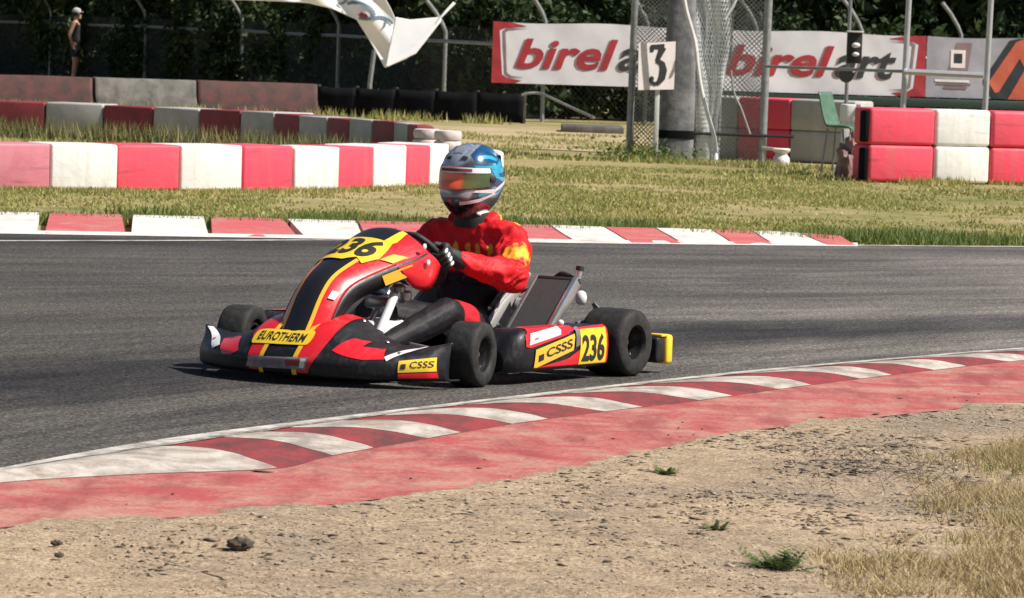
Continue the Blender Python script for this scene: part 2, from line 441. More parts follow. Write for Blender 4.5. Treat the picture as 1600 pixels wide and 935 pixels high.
UCEN = 19.0
def m_asphalt():
    mt, nt, b = new_mat('asphalt')
    v = coords(nt); uv = coords(nt, 'uv')
    fine = noise_n(nt, v, 70, 3.0, 0.75); med = noise_n(nt, v, 16, 5.0, 0.7)
    sep = nt.nodes.new('ShaderNodeSeparateXYZ'); nt.links.new(uv, sep.inputs[0])
    st = noise_n(nt, coords(nt, 'uv', (0.42, 26, 1)), 1.0, 6.0, 0.68, 0.8)
    st2 = noise_n(nt, coords(nt, 'uv', (1.6, 120, 1)), 1.0, 4.0, 0.6, 0.3)
    base = ramp(nt, med, [(0.3, (0.085, 0.080, 0.075)), (0.7, (0.130, 0.122, 0.114))])
    c = mixc(nt, 0.95, base, ramp(nt, fine, [(0.36, (0.25, 0.25, 0.25)), (0.5, (0.90, 0.90, 0.90)), (0.64, (2.1, 2.05, 2.0))]), 'MULTIPLY')
    coarse = noise_n(nt, v, 30, 2.0, 0.6)
    c = mixc(nt, 0.7, c, ramp(nt, coarse, [(0.36, (0.6, 0.6, 0.6)), (0.5, (1.0, 1.0, 1.0)), (0.64, (1.5, 1.49, 1.47))]), 'MULTIPLY')
    c = mixc(nt, 0.85, c, ramp(nt, st, [(0.34, (0.52, 0.53, 0.56)), (0.5, (0.9, 0.9, 0.9)), (0.62, (1.2, 1.18, 1.15))]), 'MULTIPLY')
    c = mixc(nt, 0.35, c, ramp(nt, st2, [(0.38, (0.62, 0.62, 0.64)), (0.55, (1.0, 1.0, 1.0))]), 'MULTIPLY')
    lay = math_n(nt, 'ADD', math_n(nt, 'MULTIPLY', math_n(nt, 'SUBTRACT', sep.outputs[0], UCEN), 0.055), math_n(nt, 'ADD', math_n(nt, 'MULTIPLY', noise_n(nt, coords(nt, 'uv', (0.35, 7, 1)), 1.0, 4.0, 0.6, 0.5), 0.7), 0.12), True)
    c = mixc(nt, 1.0, c, ramp(nt, lay, [(0.25, (0.80, 0.80, 0.80)), (0.5, (1.05, 1.05, 1.05)), (0.70, (1.85, 1.83, 1.80))]), 'MULTIPLY')
    # rubbered-in racing line
    wob = math_n(nt, 'MULTIPLY', math_n(nt, 'SUBTRACT', noise_n(nt, coords(nt, 'uv', (1.5, 3, 1)), 1.0, 3.0), 0.5), 0.10)
    d = math_n(nt, 'ABSOLUTE', math_n(nt, 'SUBTRACT', math_n(nt, 'ADD', sep.outputs[1], wob), 0.20))
    band = ramp(nt, d, [(0.02, (0.36, 0.37, 0.43)), (0.10, (1, 1, 1))])
    c = mixc(nt, 0.9, c, band, 'MULTIPLY')
    d2 = math_n(nt, 'ABSOLUTE', math_n(nt, 'SUBTRACT', math_n(nt, 'ADD', sep.outputs[1], wob), 0.93))
    c = mixc(nt, 0.8, c, ramp(nt, d2, [(0.01, (0.55, 0.56, 0.6)), (0.10, (1, 1, 1))]), 'MULTIPLY')
    nt.links.new(c, b.inputs['Base Color'])
    nt.links.new(ramp(nt, st, [(0.3, (0.75, 0.75, 0.75)), (0.7, (0.92, 0.92, 0.92))]), b.inputs['Roughness'])
    b.inputs['Specular IOR Level'].default_value = 0.12
    bump_n(nt, b, fine, 0.7, 0.008); return mt
M['asphalt'] = m_asphalt()

def m_worn(name, c, dirt=(0.22, 0.16, 0.13), scale=6.0, amt=(0.52, 0.72), rough=0.75, dark=None):
    mt, nt, b = new_mat(name)
    v = coords(nt)
    a = noise_n(nt, v, scale, 6.0, 0.7, 0.4); f = noise_n(nt, v, 60, 4.0, 0.7)
    k = math_n(nt, 'ADD', math_n(nt, 'MULTIPLY', a, 0.75), math_n(nt, 'MULTIPLY', f, 0.25))
    col = ramp(nt, k, [(amt[0], c), (amt[1], dirt)])
    if dark:
        s = noise_n(nt, coords(nt, 'pos', (2.0, 0.5, 1), (0, 0, R(-30))), 3.0, 4.0, 0.6)
        col = mixc(nt, ramp(nt, s, [(0.48, (0, 0, 0)), (0.66, (0.75, 0.75, 0.75))]), col, dark)
    col = mixc(nt, 0.5, col, ramp(nt, f, [(0.3, (0.6, 0.6, 0.6)), (0.65, (1.05, 1.05, 1.05))]), 'MULTIPLY')
    nt.links.new(col, b.inputs['Base Color']); b.inputs['Roughness'].default_value = rough
    b.inputs['Specular IOR Level'].default_value = 0.25
    bump_n(nt, b, f, 0.5, 0.008); return mt
M['kerb_red'] = m_worn('kerb_red', (0.34, 0.055, 0.06), (0.17, 0.06, 0.055), amt=(0.46, 0.62), dark=(0.10, 0.05, 0.05))
M['kerb_white'] = m_worn('kerb_white', (0.62, 0.57, 0.51), (0.34, 0.27, 0.22), scale=5.0, amt=(0.44, 0.60), dark=(0.26, 0.22, 0.20))
M['band_red'] = m_worn('band_red', (0.45, 0.095, 0.095), (0.50, 0.27, 0.21), scale=3.4, amt=(0.42, 0.60), dark=(0.30, 0.07, 0.07))
M['line_white'] = m_worn('line_white', (0.62, 0.59, 0.55), (0.26, 0.23, 0.21), amt=(0.44, 0.60))
M['far_red'] = m_worn('far_red', (0.58, 0.12, 0.13), (0.50, 0.26, 0.22), scale=3.0, amt=(0.46, 0.64))
M['far_white'] = m_worn('far_white', (0.76, 0.73, 0.69), (0.46, 0.40, 0.34), scale=3.0, amt=(0.50, 0.68))
M['grass'] = leafmat('grass', [(0.13, 0.18, 0.045), (0.27, 0.30, 0.085), (0.42, 0.38, 0.145), (0.58, 0.48, 0.25)], 0.7, 0.3)
M['grass_green'] = leafmat('grass_green', [(0.07, 0.13, 0.03), (0.15, 0.21, 0.055), (0.30, 0.31, 0.10)], 0.7, 0.3)
M['grass_dry'] = leafmat('grass_dry', [(0.26, 0.22, 0.10), (0.42, 0.33, 0.17), (0.52, 0.42, 0.25)], 0.8, 0.15)
M['grass_olive'] = leafmat('grass_olive', [(0.09, 0.11, 0.035), (0.18, 0.18, 0.07), (0.34, 0.29, 0.14)], 0.75, 0.2)
M['weed'] = leafmat('weed', [(0.06, 0.10, 0.035), (0.12, 0.17, 0.055), (0.20, 0.22, 0.08)], 0.6, 0.2)
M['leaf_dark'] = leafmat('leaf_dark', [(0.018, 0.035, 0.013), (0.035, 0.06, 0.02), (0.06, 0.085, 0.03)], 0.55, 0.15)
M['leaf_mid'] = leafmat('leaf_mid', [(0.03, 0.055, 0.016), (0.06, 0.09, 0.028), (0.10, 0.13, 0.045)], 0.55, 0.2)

# ------------------------------------------------------------------ the ground
def struct(o): return tag(o, kind='structure')

mb = MB(); mb.add([(-900, -60, -0.03), (900, -60, -0.03), (900, 1800, -0.03), (-900, 1800, -0.03)], [(0, 1, 2, 3)])
struct(mb.build('ground', M['field']))

near_c = [(-4.2, 5.0, 0), (-3.0, 9.0, 0), (-2.05, 12.0, 0), (-1.56, 13.63, 0), (-1.16, 14.75, 0), (-0.67, 15.75, 0), (0.01, 17.03, 0), (0.81, 18.45, 0), (1.18, 19.06, 0), (1.81, 20.0, 0), (2.45, 20.92, 0), (4.4, 23.6, 0), (7.6, 27.6, 0), (12, 32.6, 0)]
far_c = [(-22, 21.0, 0), (-13.0, 25.0, 0), (-6.6, 27.7, 0), (-3.37, 29.07, 0), (-2.14, 29.51, 0), (-1.05, 29.94, 0), (0.43, 30.5, 0), (2.43, 31.39, 0), (3.69, 32.09, 0), (6.5, 33.9, 0), (11, 37.5, 0), (19, 45, 0)]
NE = curve_pts(near_c, 240); FE = curve_pts(far_c, 240)
rows = []
K = 40
for i in range(240):
    rows.append([NE[i].lerp(FE[i], k / K) for k in range(K + 1)])
mb = MB(); mb.grid(rows, flip=True)
asp = mb.build('road', M['asphalt'])
uvl = asp.data.uv_layers.new(name='UVMap')
cum = [0.0]
for i in range(239): cum.append(cum[-1] + ((NE[i + 1] - NE[i]).length + (FE[i + 1] - FE[i]).length) / 2)
uvv = []
for l in asp.data.loops:
    i, k = divmod(l.vertex_index, K + 1); uvv += [cum[i], k / K]
uvl.data.foreach_set('uv', uvv)
struct(asp)

def perp(c, i):
    a = c[max(i - 1, 0)]; b = c[min(i + 1, len(c) - 1)]; d = (b - a).normalized()
    return Vector((d.y, -d.x, 0))              # to the right of travel (outside of the near edge)

def strip(c, o0, o1, z, i0=0, i1=None):
    i1 = len(c) if i1 is None else i1
    return [[c[i] + perp(c, i) * o0 + Vector((0, 0, z)), c[i] + perp(c, i) * o1 + Vector((0, 0, z))] for i in range(i0, i1)]

# near side: dirt sheet, red run-off band, kerb, edge line
band_out = curve_pts([(-3.2, 5.0, 0), (-2.5, 8.0, 0), (-1.75, 11.0, 0), (-1.38, 12.07, 0), (-1.14, 12.31, 0), (-0.8, 12.61, 0), (-0.41, 13.08, 0), (0.02, 13.85, 0), (0.45, 14.91, 0), (0.82, 15.82, 0), (1.33, 16.6, 0), (2.06, 17.66, 0), (3.6, 19.8, 0), (6.9, 23.9, 0), (11.4, 29.4, 0)], 240)
# bumpy dirt
bo = np.array([(p.x, p.y) for p in band_out])
offs = [-.30, -.18, -.12, -.08, -.05, -.03, -.01, .01, .03, .05, .08, .12, .16, .21, .27, .34, .42, .52, .64, .78, .94, 1.1, 1.3, 1.5, 1.75, 2.0, 2.3, 2.7, 3.2, 4.0, 5.0, 6.5, 8.5, 11.0]
fine = curve_pts([tuple(p) for p in band_out[::3]], 900)
def dirt_z(x, y, d):
    e = d + 0.12 * noise.noise(Vector((x * 2.2, y * 2.2, 1))) + 0.07 * noise.noise(Vector((x * 9, y * 9, 4)))
    f_ = max(0.0, min(1.0, d / 0.6))
    z = 0.0075 - 0.02 * max(0.0, min(1.0, -e / 0.14)) if e < 0 else 0.0075
    return z + f_ * (0.020 * noise.noise(Vector((x * 1.3, y * 0.9, 3))) + 0.010 * noise.noise(Vector((x * 4, y * 3, 9))))
rowsd = []
for i in range(900):
    n_o = perp(fine, i); row = []
    for d in offs:
        q = fine[i] + n_o * d + Vector((0.0, 0.0, 0.0))
        row.append((q.x, q.y, dirt_z(q.x, q.y, d)))
    rowsd.append(row)
mb = MB(); mb.grid(rowsd, flip=True); struct(mb.build('dirt_verge', M['dirt'], smooth=180))

rows = []
for i in range(240):
    a = NE[i] + perp(NE, i) * -0.02
    b = band_out[i]
    jit = 0.05 * noise.noise(Vector((b.x * 3, b.y * 3, 0)))
    b = b + (b - a).normalized() * jit
    rows.append([a.lerp(b, k / 8) + Vector((0, 0, 0.004)) for k in range(9)])
mb = MB(); mb.grid(rows, flip=True); struct(mb.build('painted_run_off', M['band_red']))

# the kerb proper: from just outside the line to the inner boundary
inner_c = curve_pts([(-1.62, 12.95, 0), (-1.50, 13.27, 0), (-1.14, 13.63, 0), (-0.73, 13.95, 0), (-0.58, 14.41, 0), (-0.28, 15.16, 0), (0.02, 15.86, 0), (0.37, 16.54, 0), (0.72, 17.15, 0), (1.1, 17.9, 0), (1.5, 18.65, 0), (1.86, 19.28, 0), (2.33, 20.07, 0), (3.3, 21.5, 0), (4.6, 23.3, 0)], 260)
lineK = curve_pts([(-1.66, 13.05, 0), (-1.56, 13.55, 0), (-1.30, 14.25, 0), (-1.06, 14.85, 0), (-0.88, 15.25, 0), (-0.60, 15.82, 0), (-0.28, 16.45, 0), (0.06, 17.06, 0), (0.42, 17.72, 0), (0.86, 18.48, 0), (1.30, 19.2, 0), (1.66, 19.73, 0), (2.12, 20.4, 0), (3.0, 21.65, 0), (4.25, 23.38, 0)], 260)
def KS(s, t):                                  # s along 0..1, t across 0 (line) .. 1 (inner boundary)
    x = max(0.0, min(1.0, s)) * 259; i = min(int(x), 258); fr = x - i
    a = lineK[i].lerp(lineK[i + 1], fr); b = inner_c[i].lerp(inner_c[i + 1], fr)
    p = a.lerp(b, t); z = 0.0045 + 0.016 * math.sin(math.pi * max(0.0, min(t, 1.0))) ** 1.6 + 0.004 * (1 - t)
    return Vector((p.x, p.y, z))
rows = [[KS(i / 400, k / 24) for k in range(25)] for i in range(401)]
mb = MB(); mb.grid(rows, flip=True); kerb_near = struct(mb.build('kerb_near', M['kerb_red'], smooth=180))
def s_of(p):                                   # s whose inner boundary point lies closest
    return min(range(260), key=lambda i: (inner_c[i] - Vector((p[0], p[1], 0))).length) / 259
ends = [((-1.05, 13.70), (-0.73, 13.95)), ((-0.58, 14.43), (-0.47, 14.75)), ((-0.28, 15.16), (-0.15, 15.46)), ((0.03, 15.86), (0.17, 16.13)), ((0.38, 16.5), (0.52, 16.76)), ((0.73, 17.17), (0.88, 17.45)), ((1.10, 17.88), (1.24, 18.18)), ((1.49, 18.62), (1.64, 18.9)), ((1.86, 19.28), (2.03, 19.56)), ((2.28, 19.98), (2.46, 20.26)), ((2.75, 20.68), (2.93, 20.95)), ((3.2, 21.35), (3.4, 21.65))]
for q, (e0, e1) in enumerate(ends):
    s0, s1 = s_of(e0), s_of(e1)
    if q == 0: s0 = 0.0
    rows = []
    for k in range(25):
        t = 0.02 + 0.975 * k / 24
        sh = 0.046 * (1 - t) ** 1.6
        wide = 0.012 * (1 - t)
        a, b = (s0 - sh - wide), (s1 - sh + wide * 0.3)
        jj = 0.0015 * noise.noise(Vector((q * 3.1, t * 6, 0)))
        rows.append([KS(a + (b - a) * j / 14 + jj, t) + Vector((0, 0, 0.0012)) for j in range(15)])
    mb = MB(); mb.grid(rows); mb.build('painted_stripe', M['kerb_white'], kerb_near, 180)

M['joint'] = m_worn('joint', (0.20, 0.165, 0.14), (0.52, 0.47, 0.41), scale=7.0, amt=(0.46, 0.60))
rows = []
for i in range(301):
    wv = 0.05 * noise.noise(Vector((i * .13, 0, 0))) + 0.03 * noise.noise(Vector((i * .5, 3, 0)))
    rows.append([KS(i / 300, .045 + wv * .6) + Vector((0, 0, .0028)), KS(i / 300, .115 + wv) + Vector((0, 0, .0028))])
mb = MB(); mb.grid(rows, flip=True); mb.build('dirty_joint', M['joint'], kerb_near, 180)
# white edge line along the near side
rows = []
for i in range(240):
    wd = 0.09 if NE[i].y > 14.5 else 0.13
    rows.append([NE[i] + perp(NE, i) * -0.01 + Vector((0, 0, 0.009)), NE[i] + perp(NE, i) * wd + Vector((0, 0, 0.009))])
mb = MB(); mb.grid(rows, flip=True); struct(mb.build('edge_line', M['line_white']))

# far edge: line, kerb of separate painted blocks
lf = curve_pts([(-22, 16.0, 0), (-9.0, 23.6, 0), (-3.23, 27.89, 0), (-2.1, 28.75, 0), (-1.05, 29.60, 0), (-0.2, 30.10, 0), (0.43, 30.42, 0), (2.43, 31.30, 0), (3.69, 32.0, 0), (6.5, 33.8, 0), (11, 37.4, 0)], 160)
rows = [[p + Vector((0, 0, 0.004)), p + perp(lf, i) * -0.11 + Vector((0, 0, 0.004))] for i, p in enumerate(lf)]
mb = MB(); mb.grid(rows); struct(mb.build('edge_line', M['line_white']))

kf = empty('kerb_far'); tag(kf, kind='structure')
segs = [('w', -135, -40, -150, -45), ('r', -28, 62, -32, 55)]
segs = [('r', -150, -60, -160, -64), ('w', -48, 62, -52, 56), ('r', 78, 190, 70, 196), ('w', 208, 318, 205, 326), ('r', 330, 441, 332, 466), ('w', 450, 556, 478, 568), ('r', 560, 668, 574, 690), ('w', 672, 764, 694, 795), ('r', 768, 856, 800, 897), ('w', 860, 942, 902, 984), ('r', 946, 1022, 988, 1064), ('w', 1026, 1110, 1068, 1146), ('r', 1113, 1173, 1150, 1207), ('w', 1176, 1250, 1211, 1290), ('r', 1253, 1312, 1294, 1338)]
def yb(x): return np.interp(x, [0, 300, 560, 900, 1200, 1340], [331, 338, 345, 353, 361, 370])
def yf(x): return np.interp(x, [0, 300, 560, 900, 1340], [363.5, 368.5, 372.5, 378.5, 383.5])
for c, b0, b1, f0, f1 in segs:
    rows = []
    for k in range(5):
        t = k / 4; row = []
        for j in range(5):
            u = j / 4
            F_ = G(f0 + (f1 - f0) * u, yf(f0 + (f1 - f0) * u), 0.006); B_ = G(b0 + (b1 - b0) * u, yb(b0 + (b1 - b0) * u), 0.045)
            p = F_.lerp(B_, t)
            row.append(p + Vector((0, 0, 0.004 * noise.noise(p * 5))))
        rows.append(row)
    mb = MB(); mb.grid(rows)
    # solid sides down to the ground
    ring = [rows[0][j] for j in range(5)] + [rows[k][4] for k in range(1, 5)] + [rows[4][j] for j in range(3, -1, -1)] + [rows[k][0] for k in range(3, 0, -1)]
    V = [tuple(p) for p in ring] + [(p.x, p.y, -0.02) for p in ring]; n = len(ring)
    mb.add(V, [(j, n + j, n + (j + 1) % n, (j + 1) % n) for j in range(n)])
    mb.build('kerb_block', M['far_red'] if c == 'r' else M['far_white'], kf, 35)
# white toe strip below the far kerb blocks
rows = [[G(x, yf(x) + 1.5, 0.004), G(x, yf(x) - 4.0, 0.012)] for x in range(-160, 1345, 12)]
mb = MB(); mb.grid(rows); mb.build('toe_line', M['far_white'], kf)

# sandy track behind the barriers
rows = []
pl = curve_pts([(-30, 62, 0), (-14, 63, 0), (-6, 63, 0), (0, 62, 0), (3, 60.5, 0), (9, 58, 0), (25, 56, 0)], 60)
for i, p in enumerate(pl):
    wv = 5.2 + 1.2 * noise.noise(Vector((i * 0.3, 0, 0)))
    rows.append([p + Vector((0, -wv, -0.02)), p + Vector((0, wv + 2, -0.02))])
M['sand'] = mat('sand', (0.46, 0.35, 0.21), (0.33, 0.27, 0.14), 1.2, 0.95, bump=0.3, kind='pos', bscale=20)
mb = MB(); mb.grid(rows); struct(mb.build('path', M['sand']))
#PART2
# ------------------------------------------------------------------ barriers
def block_mesh(name, L, D, H, matl, loc, yaw, bev=0.03, tilt=0.0, pr=0.0):
    mb = MB(); mb.box((0, 0, H / 2), (L, D, H), bev, seg=3)
    o = mb.build(name, matl, None, 40)
    o.location = loc; o.rotation_euler = (tilt, pr, yaw)
    return o

def yh(x): return 59.7 + (x - 800) * 0.0332

# low sunlit row of blocks curving away on the infield side
bx = [-110, -20, 80, 185, 283, 380, 458, 530, 585, 637, 672, 700]
cols = ['w', 'p', 'w', 'r', 'w', 'r', 'w', 'r', 'w', 'r', 'w']
bx = [-22, 80, 185, 283, 380, 458, 530, 585, 637, 672, 700]
cols = ['p', 'w', 'r', 'w', 'r', 'w', 'r', 'w', 'r', 'w']
Yc = 37.2; L = 0.66; GRP = 'low red and white blocks in the curved row'
seg_pts = [at(bx[0], 270, Yc)]
for i in range(1, len(bx)):
    dx = (bx[i] - bx[i - 1]) / (FPX / Yc)
    dy = math.sqrt(max(L * L - dx * dx, 0.02)); Yc += dy
    seg_pts.append(at(bx[i], 270, Yc))
cn = {'p': 'faded pink', 'w': 'white', 'r': 'red'}
for i, c in enumerate(cols):
    a, b = seg_pts[i].copy(), seg_pts[i + 1].copy(); a.z = b.z = 0
    d = b - a; yaw = math.atan2(d.y, d.x); Lb = d.length - 0.012
    nrm = Vector((d.y, -d.x, 0)).normalized()
    mid = (a + b) / 2 - nrm * 0.27 + nrm * random.uniform(-0.012, 0.012)
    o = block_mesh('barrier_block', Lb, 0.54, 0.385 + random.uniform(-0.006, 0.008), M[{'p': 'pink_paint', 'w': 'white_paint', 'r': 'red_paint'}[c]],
                   (mid.x, mid.y, -0.02), yaw + random.uniform(-0.02, 0.02), 0.022, 0, random.uniform(-0.012, 0.012))
    tag(o, f"{cn[c]} block, {ORD[i]} from the left in the low sunlit barrier row", 'barrier', GRP)

# shaded row behind it, running towards it
bx = [-40, 70, 160, 238, 310, 375, 427, 466, 510, 545, 580, 615, 636, 650]
cols = ['r', 'w', 'r', 'w', 'r', 'w', 'r', 'w', 'r', 'w', 'r', 'w', 'r']
Yc = 55.0; L = 0.74; seg_pts = [at(bx[0], 200, Yc)]
for i in range(1, len(bx)):
    dx = (bx[i] - bx[i - 1]) / (FPX / Yc)
    dy = math.sqrt(max(L * L - dx * dx, 0.03)); Yc -= dy * 0.9
    seg_pts.append(at(bx[i], 200, Yc))
for i, c in enumerate(cols):
    a, b = seg_pts[i].copy(), seg_pts[i + 1].copy(); a.z = b.z = 0
    d = b - a; yaw = math.atan2(d.y, d.x); nrm = Vector((d.y, -d.x, 0)).normalized()
    dep = 0.6 if i < 6 else (0.45 if i < 9 else 0.2); mid = (a + b) / 2 - nrm * dep / 2
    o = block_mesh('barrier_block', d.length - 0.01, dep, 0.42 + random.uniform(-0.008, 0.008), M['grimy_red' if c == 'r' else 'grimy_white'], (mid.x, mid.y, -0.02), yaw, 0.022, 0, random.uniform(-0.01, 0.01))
    tag(o, f"{'red' if c == 'r' else 'white'} block, {ORD[i]} from the left in the shaded barrier row behind", 'barrier', 'shaded blocks in the row behind')

# painted kart tyres stacked at the end of the shaded row
def tyre_mb(R_, W, rim):
    prof = [(rim, -W * .38), (rim + .012, -W * .5), (R_ - .03, -W * .5), (R_ - .008, -W * .42), (R_, -W * .2), (R_ + .001, 0), (R_, W * .2), (R_ - .008, W * .42), (R_ - .03, W * .5), (rim + .012, W * .5), (rim, W * .38)]
    mb = MB(); mb.lathe(prof, 32, closed=True); return mb
M['tyre_white'] = mat('tyre_white', (0.70, 0.62, 0.63), (0.5, 0.42, 0.42), 8, 0.6, bump=0.2)
for si, (px, Yt, side) in enumerate(((667, 46.6, 'nearer the block row'), (701, 46.2, 'nearer the helmet'))):
    p = at(px, 215, Yt)
    for k in range(4):
        mb = tyre_mb(0.145, 0.104, 0.075)
        o = mb.build('painted_tyre', M['tyre_white'], None, 40)
        o.location = (p.x + random.uniform(-.01, .01), p.y, 0.032 + k * 0.107); o.rotation_euler = (0, 0, random.uniform(0, 3))
        tag(o, f"white painted tyre, {['lowest', 'second lowest', 'second highest', 'topmost'][k]} of the stack {side}", 'tyre', 'white tyre stacks ending the shaded barrier row')

# double-height block row at the right
rb = [(1357, 1460, 'r', 'red'), (1460, 1547, 'w', 'white'), (1547, 1640, 'r', 'red'), (1640, 1735, 'w', 'white')]
Yc = 47.4
for i, (x0, x1, c, cname) in enumerate(rb[:3]):
    a = at(x0, 270, Yc); wpx = (x1 - x0) / (FPX / Yc)
    b = at(x1, 270, Yc + wpx * 0.48); Yc = Yc + wpx * 0.48
    a.z = b.z = 0; d = b - a; yaw = math.atan2(d.y, d.x); nrm = Vector((d.y, -d.x, 0)).normalized()
    for lev in range(2):
        mid = (a + b) / 2 - nrm * 0.19 + nrm * random.uniform(-.01, .01)
        o = block_mesh('barrier_block', d.length - 0.012, 0.38, 0.395, M['red_paint' if c == 'r' else 'white_paint'], (mid.x, mid.y, -0.02 + lev * 0.398), yaw + random.uniform(-.01, .01), 0.04)
        where = ['next to the green chair', 'between the two red blocks', 'at the right edge of the picture'][i]
        tag(o, f"{['lower', 'upper'][lev]} {cname} block of the tall barrier, {where}", 'barrier', 'blocks of the tall barrier')
# its worn open end
a = at(1356, 270, 47.42)
mb = MB()
for lev in range(2):
    mb.box((0, 0, 0.18 + lev * 0.4), (0.05, 0.14, 0.34), 0.02)
o = mb.build('rubber_end_pad', M['belt'], None, 40); o.location = (a.x - 0.05, a.y + 0.07, -0.01); o.rotation_euler = (0, 0, R(25))
tag(o, 'black rubber pad on the end of the tall red barrier', 'pad')

# shaded double row behind the numbered pillar
rb = [(1060, 1150, 'w', 'grey white'), (1150, 1232, 'r', 'red'), (1232, 1335, 'w', 'white')]
Ya = 53.6
for i, (x0, x1, c, cname) in enumerate(rb):
    y0 = 55.4 - i * 0.38; a = at(x0, 250, y0); b = at(x1, 250, y0 - 0.38); a.z = b.z = 0
    d = b - a; yaw = math.atan2(d.y, d.x); nrm = Vector((d.y, -d.x, 0)).normalized(); mid = (a + b) / 2 - nrm * .3
    for lev in range(2):
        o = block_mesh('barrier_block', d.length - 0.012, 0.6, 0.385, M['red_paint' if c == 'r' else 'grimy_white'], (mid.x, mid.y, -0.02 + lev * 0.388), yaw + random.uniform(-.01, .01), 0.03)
        tag(o, f"{['lower', 'upper'][lev]} {cname} block in the shaded stack {['right behind the numbered pillar', 'behind the wire netting', 'behind the green chair'][i]}", 'barrier', 'shaded blocks behind the netting')

# long plastic barriers on the far verge, in dark mottled colours
def jersey(name, L, H, matl, a, b):
    prof = [(-0.30, 0), (-0.30, 0.08), (-0.17, 0.30 * H / 0.55), (-0.14, H - 0.03), (-0.11, H), (0.11, H), (0.14, H - 0.03), (0.17, 0.30 * H / 0.55), (0.30, 0.08), (0.30, 0)]
    mb = MB(); rows = []
    xs_ = [0, 0.03, 0.06, L * .33, L * .5, L * .66, L - 0.06, L - 0.03, L]
    for x in xs_:
        sc = 0.93 if x in (0, L) else 1.0
        rows.append([(x, p[0] * sc, p[1] * (1 if sc == 1 else .985) + 0.012 * noise.noise(Vector((x * 1.5, p[1] * 3, L)))) for p in prof])
    mb.grid(rows, flip=True)
    n = len(prof); mb.add(rows[0], [tuple(range(n))]); mb.add(rows[-1], [tuple(range(n - 1, -1, -1))])
    for hx in (L * .25, L * .75): mb.box((hx, -0.245, 0.07), (0.22, 0.12, 0.10), 0.01)
    o = mb.build(name, matl, None, 40); d = b - a
    o.location = (a.x, a.y, -0.03); o.rotation_euler = (0, 0, math.atan2(d.y, d.x)); return o
jb = [(-60, 143, 'dark_red', 'dark red plastic barrier in front of the standing spectator'), (145, 304, 'grey_white', 'dark grey white plastic barrier between two red ones'), (306, 494, 'dark_red', 'dark red plastic barrier ending beside the black belt wall')]
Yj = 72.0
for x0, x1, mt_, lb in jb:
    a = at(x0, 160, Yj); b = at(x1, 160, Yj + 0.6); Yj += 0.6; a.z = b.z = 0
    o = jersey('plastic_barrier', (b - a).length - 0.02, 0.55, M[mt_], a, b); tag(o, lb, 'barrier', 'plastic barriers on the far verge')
# black belt wall on short posts
root = empty('belt_wall', (0, 0, 0)); tag(root, 'long low black rubber belt wall below the wire fence', 'wall')
prev = None
for i, x in enumerate((496, 556, 618, 680, 745, 818)):
    p = at(x, 160, 74.5 - i * 0.15); p.z = 0
    mb = MB(); mb.tube([(p.x, p.y + 0.06, -0.03), (p.x, p.y + 0.06, 0.50)], 0.045, 8); mb.build('post', M['brown_bark'], root, 40)
    if prev is not None:
        rows = []
        for k in range(9):
            q = prev.lerp(p, k / 8); s_ = 0.05 * math.sin(k / 8 * math.pi)
            rows.append([(q.x, q.y - s_ * .4, z_ - s_ * (z_ > .3) * .3) for z_ in (-0.02, 0.15, 0.32, 0.47)])
        mb = MB(); mb.grid(rows, flip=True); mb.build('belt', M['belt'], root, 60, solid=0.03)
    prev = p

# ------------------------------------------------------------------ fences and banners
def bars(mb, P, Q, r):
    P = Vector(P); Q = Vector(Q); d = (Q - P).normalized(); s = d.cross(Vector((0, 1, 0)))
    if s.length < .1: s = d.cross(Vector((1, 0, 0)))
    s.normalize(); t = d.cross(s)
    V = []
    for e in (P, Q): V += [e + s * r, e + (t * .87 - s * .5) * r, e + (-t * .87 - s * .5) * r]
    mb.add(V, [(0, 1, 4, 3), (1, 2, 5, 4), (2, 0, 3, 5)])

def chainlink(a, b, z0, z1, pitch, r, matl, parent, bulge=0.0):
    mb = MB(); a = Vector((a[0], a[1], 0)); b = Vector((b[0], b[1], 0)); L = (b - a).length; H = z1 - z0
    dv = (b - a) / L; nv = Vector((dv.y, -dv.x, 0))
    def pt(u, z):
        q = bulge * noise.noise(Vector((u * .9, z * .9, 4))) if bulge else 0
        return a + dv * u + nv * q + Vector((0, 0, z0 + z))
    k = int((L + H) / pitch)
    for i in range(-int(H / pitch), int(L / pitch) + 1):
        for sg in (1, -1):
            u = i * pitch if sg == 1 else i * pitch + H
            u0_, u1_ = u, u + sg * H
            za, zb = 0.0, H
            # clip to panel
            pts_ = []
            t0 = max(0.0, min((0 - u0_) / (u1_ - u0_), (L - u0_) / (u1_ - u0_))); t1 = min(1.0, max((0 - u0_) / (u1_ - u0_), (L - u0_) / (u1_ - u0_)))
            if t1 - t0 < 0.02: continue
            ns = 6 if bulge else 1
            for j in range(ns):
                ta = t0 + (t1 - t0) * j / ns; tb = t0 + (t1 - t0) * (j + 1) / ns
                bars(mb, pt(u0_ + (u1_ - u0_) * ta, H * ta), pt(u0_ + (u1_ - u0_) * tb, H * tb), r)
    o = mb.build('wire_mesh', matl, parent); tag(o, kind='stuff'); return o

